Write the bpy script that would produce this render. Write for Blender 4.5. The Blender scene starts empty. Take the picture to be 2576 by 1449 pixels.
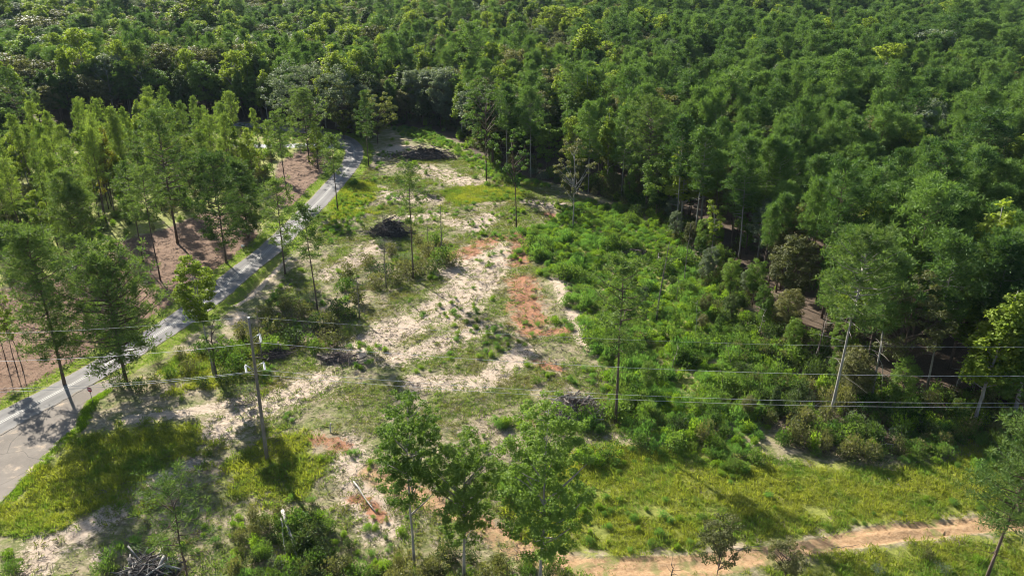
import bpy, math, numpy as np
from mathutils import Vector, Matrix

# ------------------------------------------------------------------ camera, sky, sun, exposure
SC = bpy.context.scene
COL = SC.collection
CAM_H, PITCH, FPX = 56.0, 23.3, 2350.0 * 2576 / 3000     # metres, degrees below the horizon, focal length (2576 wide frame)
SUN_AZ, SUN_EL = 35.0, 29.5                              # the sun stands 35 degrees left of straight ahead

cam = bpy.data.cameras.new('camera'); camo = bpy.data.objects.new('camera', cam); COL.objects.link(camo)
cam.sensor_fit = 'HORIZONTAL'; cam.sensor_width = 36.0; cam.lens = 36.0 * 2350 / 3000
cam.clip_start = 1.0; cam.clip_end = 8000
camo.location = (0, 0, CAM_H); camo.rotation_euler = (math.radians(90 - PITCH), 0, 0)
SC.camera = camo

w = bpy.data.worlds.new('World'); SC.world = w; w.use_nodes = True
nt = w.node_tree; bg = nt.nodes['Background']
sky = nt.nodes.new('ShaderNodeTexSky'); sky.sky_type = 'NISHITA'; sky.sun_disc = False
sky.sun_elevation = math.radians(SUN_EL); sky.sun_rotation = math.radians(-SUN_AZ)
sky.air_density = 1.0; sky.dust_density = 1.0; sky.ozone_density = 1.0
nt.links.new(sky.outputs[0], bg.inputs[0]); bg.inputs[1].default_value = 0.062

sun = bpy.data.lights.new('sun', 'SUN'); suno = bpy.data.objects.new('sun', sun); COL.objects.link(suno)
sun.energy = 5.0; sun.angle = math.radians(0.53); sun.color = (1.0, 0.945, 0.845)
sd = Vector((-math.sin(math.radians(SUN_AZ)) * math.cos(math.radians(SUN_EL)),
             math.cos(math.radians(SUN_AZ)) * math.cos(math.radians(SUN_EL)), math.sin(math.radians(SUN_EL))))
suno.rotation_euler = sd.to_track_quat('Z', 'Y').to_euler(); suno.location = sd * 300

SC.view_settings.view_transform = 'Standard'; SC.view_settings.look = 'None'
SC.view_settings.gamma = 1.0; SC.view_settings.exposure = 1.65; SC.view_settings.use_curve_mapping = False
SC.render.engine = 'CYCLES'
cy = SC.cycles
cy.max_bounces = 4; cy.diffuse_bounces = 3; cy.glossy_bounces = 1; cy.transmission_bounces = 3; cy.volume_bounces = 0
cy.transparent_max_bounces = 4; cy.caustics_reflective = False; cy.caustics_refractive = False
cy.use_denoising = True; cy.use_adaptive_sampling = True; cy.adaptive_threshold = 0.01; cy.filter_width = 1.0

R = np.random.default_rng(7)

# ------------------------------------------------------------------ measuring helpers
_t = math.radians(PITCH)
def g(dx, dy, z=0.0):
    """ground point (x, y) read off the photograph (2576 x 1449 frame)"""
    a = (dx - 1288.0) / FPX; b = -(dy - 724.3) / FPX
    d = np.array([a, math.cos(_t) + b * math.sin(_t), -math.sin(_t) + b * math.cos(_t)])
    s = (z - CAM_H) / d[2]
    return np.array([d[0] * s, d[1] * s])
def proj(x, y, z=0.0):
    dz = z - CAM_H
    dep = y * math.cos(_t) - dz * math.sin(_t)
    dep = np.maximum(dep, 1.0)
    return 1288 + FPX * x / dep, 724.3 - FPX * (y * math.sin(_t) + dz * math.cos(_t)) / dep, dep
def height_to(base, topy):
    """height of an upright thing at ground point base whose tip shows at image row topy"""
    x, y = base; b = -(topy - 724.3) / FPX
    k = (-math.sin(_t) + b * math.cos(_t)) / (math.cos(_t) + b * math.sin(_t))
    return CAM_H + k * y
def gpoly(pts): return np.array([g(*p) for p in pts])

def _hash(ix, iy, s):
    n = (ix.astype(np.int64) * 374761393 + iy.astype(np.int64) * 668265263 + s * 144665) & 0x7fffffff
    n = ((n ^ (n >> 13)) * 1274126177) & 0x7fffffff
    n = n ^ (n >> 16)
    return (n & 0xffff) / 65535.0
def vnoise(x, y, s=0):
    x = np.asarray(x, float); y = np.asarray(y, float)
    ix = np.floor(x); iy = np.floor(y); fx = x - ix; fy = y - iy
    fx = fx * fx * (3 - 2 * fx); fy = fy * fy * (3 - 2 * fy)
    ix = ix.astype(np.int64); iy = iy.astype(np.int64)
    a = _hash(ix, iy, s); b = _hash(ix + 1, iy, s); c = _hash(ix, iy + 1, s); d = _hash(ix + 1, iy + 1, s)
    return (a * (1 - fx) + b * fx) * (1 - fy) + (c * (1 - fx) + d * fx) * fy
def fbm(x, y, s=0, o=4):
    v = 0; a = 0.5
    for i in range(o):
        v = v + a * vnoise(x * 2 ** i, y * 2 ** i, s + i * 17); a *= 0.5
    return v / (1 - 0.5 ** o)
def sstep(a, b, x):
    t = np.clip((x - a) / (b - a), 0, 1); return t * t * (3 - 2 * t)
def seg_dist(x, y, pts):
    best = np.full(np.shape(x), 1e9)
    for (ax, ay), (bx, by) in zip(pts[:-1], pts[1:]):
        ex, ey = bx - ax, by - ay; l2 = ex * ex + ey * ey + 1e-9
        t = np.clip(((x - ax) * ex + (y - ay) * ey) / l2, 0, 1)
        best = np.minimum(best, np.hypot(x - ax - t * ex, y - ay - t * ey))
    return best
def inside(x, y, P):
    c = np.zeros(np.shape(x), bool); n = len(P)
    for i in range(n):
        x1, y1 = P[i]; x2, y2 = P[(i + 1) % n]
        if y1 == y2: continue
        k = ((y1 > y) != (y2 > y)) & (x < (x2 - x1) * (y - y1) / (y2 - y1) + x1)
        c ^= k
    return c
def soft(x, y, P, wd=1.5):
    d = seg_dist(x, y, list(P) + [P[0]]); s = np.where(inside(x, y, P), d, -d)
    return sstep(-wd, wd, s)

def catmull(P, n=14):
    P = np.array(P, float); out = []
    Q = np.vstack([2 * P[0] - P[1], P, 2 * P[-1] - P[-2]])
    for i in range(1, len(Q) - 2):
        for t in np.linspace(0, 1, n, endpoint=False):
            a, b, c, d = Q[i - 1], Q[i], Q[i + 1], Q[i + 2]
            out.append(0.5 * ((2 * b) + (-a + c) * t + (2 * a - 5 * b + 4 * c - d) * t * t + (-a + 3 * b - 3 * c + d) * t ** 3))
    out.append(P[-1]); return np.array(out)

# ------------------------------------------------------------------ mesh helpers
class Geo:
    """quads only; vertex 'cv' is a per clump tint value"""
    def __init__(s): s.V = []; s.F = []; s.M = []; s.C = []; s.n = 0
    def add(s, V, F, m=0, cv=0.5):
        V = np.asarray(V, float).reshape(-1, 3); F = np.asarray(F, np.int64).reshape(-1, 4)
        s.V.append(V); s.F.append(F + s.n); s.M.append(np.full(len(F), m))
        s.C.append(np.broadcast_to(np.asarray(cv, float), (len(V),)).copy()); s.n += len(V)
        return s
    def join(s, o, mshift=0):
        V, F, M, C = o.arrays()
        s.V.append(V); s.F.append(F + s.n); s.M.append(M + mshift); s.C.append(C); s.n += len(V); return s
    def arrays(s):
        return np.vstack(s.V), np.vstack(s.F), np.concatenate(s.M), np.concatenate(s.C)

def np_mesh(name, V, F, M=None, mats=(), C=None, smooth=False):
    me = bpy.data.meshes.new(name)
    me.vertices.add(len(V)); me.vertices.foreach_set('co', V.astype(np.float32).ravel())
    k = F.shape[1]
    me.loops.add(F.size); me.loops.foreach_set('vertex_index', F.astype(np.int32).ravel())
    me.polygons.add(len(F)); me.polygons.foreach_set('loop_start', (np.arange(len(F)) * k).astype(np.int32))
    for m in mats: me.materials.append(m)
    if M is not None: me.polygons.foreach_set('material_index', M.astype(np.int32))
    if C is not None:
        at = me.attributes.new('cv', 'FLOAT', 'POINT'); at.data.foreach_set('value', C.astype(np.float32))
    me.update(calc_edges=True)
    me.polygons.foreach_set('use_smooth', np.full(len(F), smooth))
    return me
def geo_mesh(name, G, mats, smooth=False):
    V, F, M, C = G.arrays(); return np_mesh(name, V, F, M, mats, C, smooth)
def obj(name, me, parent=None, loc=None, rz=0.0, scl=None):
    o = bpy.data.objects.new(name, me); COL.objects.link(o)
    if parent is not None: o.parent = parent
    if loc is not None: o.location = loc
    if rz: o.rotation_euler = (0, 0, rz)
    if scl is not None: o.scale = scl
    return o
def tag(o, label, cat, group=None, kind=None):
    o['label'] = label
    if cat: o['category'] = cat
    if group: o['group'] = group
    if kind: o['kind'] = kind
    return o
def empty(name, loc, rot=(0, 0, 0), scl=(1, 1, 1)):
    o = bpy.data.objects.new(name, None); COL.objects.link(o); o.empty_display_size = 0.3
    o.location = loc; o.rotation_euler = rot; o.scale = scl; return o
def structure(o, label=None):
    o['kind'] = 'structure'
    if label: o['label'] = label
    return o

def tube(P, r, sides=6, cap=True):
    P = np.asarray(P, float); n = len(P); r = np.broadcast_to(np.asarray(r, float), (n,))
    T = np.gradient(P, axis=0); T /= np.linalg.norm(T, axis=1, keepdims=True) + 1e-9
    ref = np.where(np.abs(T[:, 2:3]) > 0.9, np.array([[1.0, 0, 0]]), np.array([[0, 0, 1.0]]))
    if np.abs(T[:, 2]).max() > 0.9: ref = np.broadcast_to(np.array([[1.0, 0.2, 0]]), P.shape) if np.abs(T[:, 0]).min() < .9 else ref
    A = np.cross(T, ref); A /= np.linalg.norm(A, axis=1, keepdims=True) + 1e-9
    B = np.cross(T, A)
    th = np.linspace(0, 2 * np.pi, sides, endpoint=False)
    V = P[:, None] + r[:, None, None] * (A[:, None] * np.cos(th)[None, :, None] + B[:, None] * np.sin(th)[None, :, None])
    V = V.reshape(-1, 3); F = []
    for i in range(n - 1):
        for j in range(sides):
            k = (j + 1) % sides
            F.append((i * sides + j, (i + 1) * sides + j, (i + 1) * sides + k, i * sides + k))
    if cap:
        V = np.vstack([V, P[:1], P[-1:]]); c0, c1 = len(V) - 2, len(V) - 1
        for j in range(0, sides, 2):
            F.append((c0, j, (j + 1) % sides, (j + 2) % sides))
            b = (n - 1) * sides
            F.append((c1, b + (j + 2) % sides, b + (j + 1) % sides, b + j))
    return V, np.array(F)
def box(cx, cy, cz, sx, sy, sz):
    V = np.array([(x, y, z) for z in (-1, 1) for y in (-1, 1) for x in (-1, 1)], float) * 0.5 * np.array([sx, sy, sz]) + np.array([cx, cy, cz])
    return V, np.array([(0, 2, 3, 1), (4, 5, 7, 6), (0, 1, 5, 4), (2, 6, 7, 3), (0, 4, 6, 2), (1, 3, 7, 5)])
def unit(n, rng):
    v = rng.normal(size=(n, 3)); return v / (np.linalg.norm(v, axis=1, keepdims=True) + 1e-9)
def norm(v): return v / (np.linalg.norm(v, axis=-1, keepdims=True) + 1e-9)
def rhombi(base, d, wv, L, W, bulge=0.45):
    """pointed leaf shaped quads from base along d, width along wv"""
    L = np.asarray(L)[:, None]; W = np.asarray(W)[:, None]
    mid = base + d * L * bulge
    V = np.stack([base, mid + wv * W * 0.5, base + d * L, mid - wv * W * 0.5], 1).reshape(-1, 3)
    return V, np.arange(len(base) * 4).reshape(-1, 4)

# ------------------------------------------------------------------ materials
def mat(name):
    m = bpy.data.materials.new(name); m.use_nodes = True
    N = m.node_tree.nodes; L = m.node_tree.links
    return m, N, L, N['Principled BSDF'], N['Material Output']
def mathn(N, L, op, a, b):
    n = N.new('ShaderNodeMath'); n.operation = op
    for i, v in enumerate((a, b)):
        if v is None: continue
        if hasattr(v, 'links'): L.new(v, n.inputs[i])
        else: n.inputs[i].default_value = v
    return n.outputs[0]
def mixc(N, L, fac, a, b, mode='MIX'):
    n = N.new('ShaderNodeMix'); n.data_type = 'RGBA'; n.blend_type = mode
    for i, v in ((0, fac), (6, a), (7, b)):
        if hasattr(v, 'links'): L.new(v, n.inputs[i])
        else: n.inputs[i].default_value = v if i == 0 else (*v, 1)
    return n.outputs[2]
def ramp(N, L, x, stops):
    n = N.new('ShaderNodeValToRGB'); L.new(x, n.inputs[0]); e = n.color_ramp.elements
    while len(e) < len(stops): e.new(0.5)
    for k, (p, c) in zip(e, stops): k.position = p; k.color = (*c, 1) if len(c) == 3 else c
    return n.outputs[0]
def noise(N, L, scale, detail=4, rough=0.55, vec=None, dist=0.0):
    n = N.new('ShaderNodeTexNoise'); n.inputs['Scale'].default_value = scale; n.inputs['Detail'].default_value = detail
    n.inputs['Roughness'].default_value = rough; n.inputs['Distortion'].default_value = dist
    if vec is not None: L.new(vec, n.inputs['Vector'])
    return n.outputs[0]
def remap(N, L, x, a, b, c=0.0, d=1.0):
    n = N.new('ShaderNodeMapRange'); L.new(x, n.inputs[0]); n.interpolation_type = 'SMOOTHSTEP'
    for i, v in enumerate((a, b, c, d)): n.inputs[i + 1].default_value = v
    return n.outputs[0]
def pos(N): return N.new('ShaderNodeNewGeometry').outputs['Position']

def leaf_mat(name, c0, c1, trans=0.42, rough=0.6, spec=0.10, rnd=0.6, patch=None):
    """leaf colour runs c0..c1 by tree, clump and leaf; thin leaves let light through; patch: second colour in drifts over the ground"""
    m, N, L, P, O = mat(name)
    oi = N.new('ShaderNodeObjectInfo'); ge = N.new('ShaderNodeNewGeometry')
    at = N.new('ShaderNodeAttribute'); at.attribute_name = 'cv'
    a = mathn(N, L, 'MULTIPLY', oi.outputs['Random'], rnd)
    b = mathn(N, L, 'MULTIPLY', at.outputs['Fac'], 0.55)
    c = mathn(N, L, 'MULTIPLY', ge.outputs['Random Per Island'], 0.30)
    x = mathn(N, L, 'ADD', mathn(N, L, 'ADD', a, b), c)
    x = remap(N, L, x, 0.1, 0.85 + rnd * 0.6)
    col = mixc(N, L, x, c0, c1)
    if patch:
        n1 = noise(N, L, 0.16, 5, 0.6, ge.outputs['Position']); n2 = noise(N, L, 0.9, 3, 0.6, ge.outputs['Position'])
        col = mixc(N, L, remap(N, L, mathn(N, L, 'ADD', mathn(N, L, 'MULTIPLY', n1, 0.7), mathn(N, L, 'MULTIPLY', n2, 0.3)), 0.44, 0.62), col, patch)
    L.new(col, P.inputs['Base Color']); P.inputs['Roughness'].default_value = rough
    P.inputs['Specular IOR Level'].default_value = spec
    tr = N.new('ShaderNodeBsdfTranslucent')
    tc = mixc(N, L, 1.0, col, (1.05, 1.12, 0.50), 'MULTIPLY'); L.new(tc, tr.inputs[0])
    mx = N.new('ShaderNodeMixShader'); mx.inputs[0].default_value = trans
    L.new(P.outputs[0], mx.inputs[1]); L.new(tr.outputs[0], mx.inputs[2]); L.new(mx.outputs[0], O.inputs[0])
    return m
def bark_mat(name, c0, c1, scale=3.0):
    m, N, L, P, O = mat(name)
    tc = N.new('ShaderNodeTexCoord'); mp = N.new('ShaderNodeMapping'); mp.inputs['Scale'].default_value = (1, 1, 0.25)
    L.new(tc.outputs['Object'], mp.inputs[0])
    n = noise(N, L, scale, 6, 0.65, mp.outputs[0])
    L.new(ramp(N, L, n, [(0.3, c0), (0.7, c1)]), P.inputs['Base Color']); P.inputs['Roughness'].default_value = 0.9
    P.inputs['Specular IOR Level'].default_value = 0.2
    b = N.new('ShaderNodeBump'); b.inputs['Strength'].default_value = 0.6; b.inputs['Distance'].default_value = 0.05
    L.new(n, b.inputs['Height']); L.new(b.outputs[0], P.inputs['Normal'])
    return m
def plain(name, col, rough=0.6, metal=0.0, var=0.25, scale=8.0):
    m, N, L, P, O = mat(name)
    tc = N.new('ShaderNodeTexCoord')
    n = noise(N, L, scale, 4, 0.6, tc.outputs['Object'])
    c = np.array(col)
    L.new(ramp(N, L, n, [(0.3, tuple(c * (1 - var))), (0.7, tuple(np.minimum(c * (1 + var), 1)))]), P.inputs['Base Color'])
    P.inputs['Roughness'].default_value = rough; P.inputs['Metallic'].default_value = metal
    return m

MT = {}
MT['pine'] = leaf_mat('pine_needles', (0.044, 0.088, 0.028), (0.145, 0.205, 0.056), 0.38)
MT['pine_far'] = leaf_mat('plantation_needles', (0.034, 0.078, 0.026), (0.132, 0.212, 0.054), 0.36, rnd=0.8)
MT['green'] = leaf_mat('broad_leaves', (0.046, 0.096, 0.024), (0.150, 0.225, 0.048), 0.45, rnd=0.7)
MT['dark'] = leaf_mat('dark_leaves', (0.034, 0.062, 0.024), (0.085, 0.120, 0.040), 0.36)
MT['yellow'] = leaf_mat('yellow_green_leaves', (0.110, 0.172, 0.024), (0.245, 0.300, 0.048), 0.50)
MT['olive'] = leaf_mat('olive_leaves', (0.072, 0.085, 0.034), (0.170, 0.165, 0.070), 0.38, spec=0.16, rnd=0.8)
MT['grey'] = leaf_mat('grey_green_leaves', (0.075, 0.105, 0.066), (0.175, 0.210, 0.140), 0.36, spec=0.18)
MT['weed'] = leaf_mat('feathery_weed_leaves', (0.056, 0.132, 0.036), (0.165, 0.295, 0.082), 0.48, rnd=0.8, patch=(0.120, 0.170, 0.050))
MT['grass'] = leaf_mat('yellow_green_grass_blades', (0.155, 0.190, 0.028), (0.325, 0.330, 0.060), 0.48, patch=(0.130, 0.210, 0.040))
MT['verge'] = leaf_mat('mown_grass_blades', (0.120, 0.215, 0.024), (0.220, 0.320, 0.044), 0.46)
MT['drygrass'] = leaf_mat('sparse_weed_blades', (0.080, 0.150, 0.032), (0.205, 0.260, 0.070), 0.44, patch=(0.170, 0.160, 0.060))
MT['fresh'] = leaf_mat('fresh_green_leaves', (0.070, 0.130, 0.028), (0.170, 0.255, 0.055), 0.48)
MT['lime'] = leaf_mat('dull_lime_leaves', (0.095, 0.120, 0.036), (0.215, 0.225, 0.075), 0.46)
MT['stand'] = leaf_mat('yellow_green_needles', (0.072, 0.122, 0.030), (0.195, 0.255, 0.060), 0.44, rnd=0.8)  # lighter yellow-green needles of the pines left of the road
MT['orange'] = leaf_mat('turning_leaves', (0.125, 0.130, 0.022), (0.270, 0.225, 0.036), 0.46)
MT['bark'] = bark_mat('pine_bark', (0.050, 0.036, 0.028), (0.150, 0.110, 0.085))
MT['pale'] = bark_mat('pale_bark', (0.150, 0.135, 0.115), (0.340, 0.315, 0.275))
MT['log'] = bark_mat('weathered_log', (0.075, 0.062, 0.052), (0.210, 0.185, 0.160), 5)
MT['darklog'] = bark_mat('dark_log', (0.022, 0.018, 0.017), (0.085, 0.072, 0.066), 5)
MT['bleached'] = bark_mat('bleached_wood', (0.190, 0.172, 0.148), (0.400, 0.372, 0.330), 5)
MT['redlog'] = bark_mat('brown_twigs', (0.060, 0.045, 0.038), (0.170, 0.130, 0.110), 5)

# ------------------------------------------------------------------ layout of the place (ground outlines)
K = 2576 / 3000
def gr(px, py): return g(px * K, py * K)
ROAD = catmull([gr(-420, 1490), gr(-160, 1335), gr(0, 1240), gr(198, 1134.5), gr(324, 1062), gr(462, 979.6), gr(598, 888), gr(706, 797), gr(799, 723),
                gr(921.6, 603.6), gr(971, 549.8), gr(1023, 487.7), gr(1038, 450), gr(1030, 425.5), gr(1002, 405), gr(950, 392), gr(880, 383), gr(790, 374), gr(690, 364)])
ROAD_W = 5.1
APRON = np.array([gr(380, 1085), gr(340, 1128), gr(300, 1152), gr(262, 1175), gr(242, 1205), gr(228, 1245), gr(175, 1292), gr(74, 1397), gr(0, 1474), gr(-330, 1800), gr(-700, 2300),
                  gr(-900, 1900), gr(-420, 1520), gr(0, 1265), gr(198, 1160)])
CLEAR = gpoly([(905, 352), (980, 318), (1080, 322), (1160, 362), (1235, 418), (1350, 452), (1420, 470), (1540, 500), (1620, 540), (1720, 600), (1800, 670), (1850, 740), (1960, 830),
               (2080, 960), (2250, 1040), (2430, 1070), (2580, 1130), (2900, 1150), (3300, 1250), (3300, 1800), (-900, 1800), (-900, 1300), (0, 1100), (430, 900), (640, 680), (760, 540), (860, 430)])
LEFTLOT = gpoly([(-500, 1250), (-500, 560), (-60, 420), (120, 330), (300, 300), (560, 305), (700, 335), (800, 352), (880, 352), (870, 420), (760, 540), (640, 680), (430, 900), (0, 1120)])
MULCH = [gpoly([(-300, 1200), (-300, 800), (0, 730), (150, 690), (290, 610), (420, 575), (520, 530), (620, 545), (660, 600), (560, 760), (300, 920), (0, 1080)]),
         gpoly([(680, 480), (700, 410), (760, 375), (830, 385), (815, 440), (740, 530), (690, 520)])]
TRACK = gpoly([(1400, 1408), (1560, 1400), (1760, 1394), (1960, 1370), (2200, 1323), (2400, 1306), (2576, 1293), (2900, 1268), (2900, 1318), (2576, 1330), (2300, 1360), (2100, 1386),
               (1960, 1412), (1850, 1440), (1700, 1462), (1500, 1470), (1380, 1450)])
LUSH = [gpoly([(1430, 1130), (1640, 1110), (1860, 1150), (2200, 1170), (2576, 1140), (3000, 1140), (3000, 1250), (2576, 1288), (2200, 1315), (1900, 1372), (1500, 1398), (1300, 1350), (1250, 1200)]),
        gpoly([(185, 1085), (300, 1070), (480, 1060), (515, 1095), (420, 1180), (300, 1250), (150, 1335), (-60, 1355), (-60, 1300), (60, 1210), (140, 1130)]),
        gpoly([(640, 1110), (760, 1080), (800, 1150), (800, 1200), (770, 1250), (600, 1240), (540, 1180)]),
        gpoly([(2100, 1400), (2400, 1360), (2650, 1345), (2650, 1500), (1950, 1500), (1960, 1450)]),
        gpoly([(1100, 480), (1200, 468), (1330, 470), (1300, 500), (1150, 515)]),
        gpoly([(830, 480), (930, 450), (960, 480), (900, 540), (820, 570)]),
        gpoly([(420, 905), (600, 860), (640, 960), (520, 985), (400, 960)])]
WEEDS = [gpoly([(1310, 590), (1370, 555), (1440, 520), (1570, 515), (1680, 590), (1740, 650), (1800, 720), (1860, 820), (1960, 890), (2020, 1000), (1900, 1110), (1860, 1200), (1560, 1100), (1500, 900), (1440, 740), (1380, 680)]),
         gpoly([(985, 322), (1080, 325), (1150, 362), (1235, 420), (1350, 455), (1390, 472), (1250, 470), (1200, 425), (1150, 392), (1080, 362), (1010, 345)]),
         gpoly([(2220, 1110), (2300, 1075), (2440, 1070), (2500, 1110), (2400, 1150), (2260, 1150)])]
GLADE = gpoly([(150, 340), (330, 295), (560, 300), (760, 345), (690, 400), (560, 390), (420, 350), (250, 400), (100, 430)])
SAND = [([(1260, 625), (1205, 690), (1150, 760), (1080, 790)], 6.0), ([(1080, 790), (950, 850), (870, 890)], 4.2), ([(800, 960), (700, 1005), (540, 1085)], 3.4), ([(1130, 690), (1190, 640)], 4.0),
        ([(460, 1170), (330, 1250), (200, 1340)], 2.6), ([(125, 1330), (100, 1400), (60, 1460)], 2.0), ([(1060, 425), (1180, 460)], 5.0), ([(960, 395), (1010, 372)], 4.5), ([(1130, 560), (1200, 575), (1230, 545)], 3.0),
        ([(830, 690), (900, 650), (960, 610)], 3.0), ([(870, 1120), (900, 1230), (960, 1330)], 2.4), ([(1010, 550), (1100, 540)], 3.0), ([(1320, 880), (1220, 960), (1050, 960)], 2.5), ([(930, 470), (1000, 500), (1090, 500)], 3.0),
        ([(640, 1000), (460, 1040), (330, 1055)], 1.4), ([(1330, 510), (1420, 520)], 2.6), ([(1000, 900), (1100, 870), (1200, 830)], 3.0), ([(1400, 700), (1450, 800), (1470, 860)], 1.6), ([(600, 790), (590, 810)], 1.5), ([(250, 1400), (320, 1380)], 1.2)]
CLAY = [([(1310, 705), (1325, 760), (1335, 830)], 3.6), ([(1310, 590), (1305, 660)], 2.8), ([(1160, 640), (1240, 600)], 3.2), ([(780, 1108), (860, 1125)], 1.8), ([(950, 1190), (1100, 1262), (1320, 1365)], 1.5), ([(1330, 840), (1420, 830)], 1.6),
        ([(1385, 540), (1400, 560)], 1.8), ([(1875, 1160), (1890, 1172)], 0.7), ([(2130, 1050), (2140, 1085)], 0.9), ([(1350, 910), (1400, 930)], 1.2), ([(1280, 1240), (1330, 1300)], 1.3), ([(1180, 1300), (1330, 1390)], 1.1), ([(900, 1250), (960, 1300)], 1.2)]
ROADP = ROAD[:, :2]
def droad(x, y): return seg_dist(x, y, ROADP[::4])
DITCH = catmull([gr(676, 885), gr(716, 862), gr(760, 820), gr(800, 776), gr(835, 740)], 6)

def hgt(x, y):
    """ground height"""
    x = np.asarray(x, float); y = np.asarray(y, float)
    dr = droad(x, y)
    flat = sstep(3.2, 7.0, dr) * (1 - soft(x, y, APRON, 1.0))
    near = 1 - sstep(230, 300, np.hypot(x, y))
    h = (fbm(x * 0.09, y * 0.09, 3, 3) - 0.5) * 0.7 * flat * near
    h = h + (fbm(x * 0.7, y * 0.7, 9, 3) - 0.5) * 0.28 * flat * near
    far = sstep(270, 420, y)
    h = h + far * ((fbm(x * 0.006, y * 0.006, 31, 3) - 0.5) * 26)
    h = h - 0.75 * np.exp(-(seg_dist(x, y, DITCH) / 0.8) ** 2)
    # ruts of the dirt track and the clay tracks
    for P, off, dep in RUTS:
        d = seg_dist(x, y, P); h = h - dep * np.exp(-(d / 0.35) ** 2) + dep * 0.5 * np.exp(-((d - 0.75) / 0.4) ** 2)
    return h
RUTS = [(catmull([g(560, 1085), g(700, 1010), g(860, 930), g(1010, 850), g(1150, 760), g(1230, 660)], 6), 0, 0.12), (catmull([g(600, 1110), g(760, 1020), g(920, 930), g(1070, 850), g(1200, 760), g(1270, 670)], 6), 0, 0.12), (catmull([g(1260, 620), g(1320, 720), g(1380, 800), g(1480, 880)], 6), 0, 0.14), (catmull([g(1290, 612), g(1360, 700), g(1430, 790), g(1520, 880)], 6), 0, 0.14),
        (catmull([g(1500, 1432), g(1800, 1420), g(2100, 1372), g(2350, 1345), g(2600, 1322), g(2900, 1300)], 6), 0, 0.22),
        (catmull([g(1500, 1415), g(1760, 1405), g(1980, 1380), g(2200, 1335), g(2400, 1318), g(2600, 1302)], 6), 0, 0.18),
        (catmull([g(960, 1195), g(1060, 1240), g(1180, 1290), g(1320, 1362)], 6), 0, 0.3), (catmull([g(1000, 1185), g(1120, 1240), g(1230, 1285), g(1330, 1330)], 6), 0, 0.25)]

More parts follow.
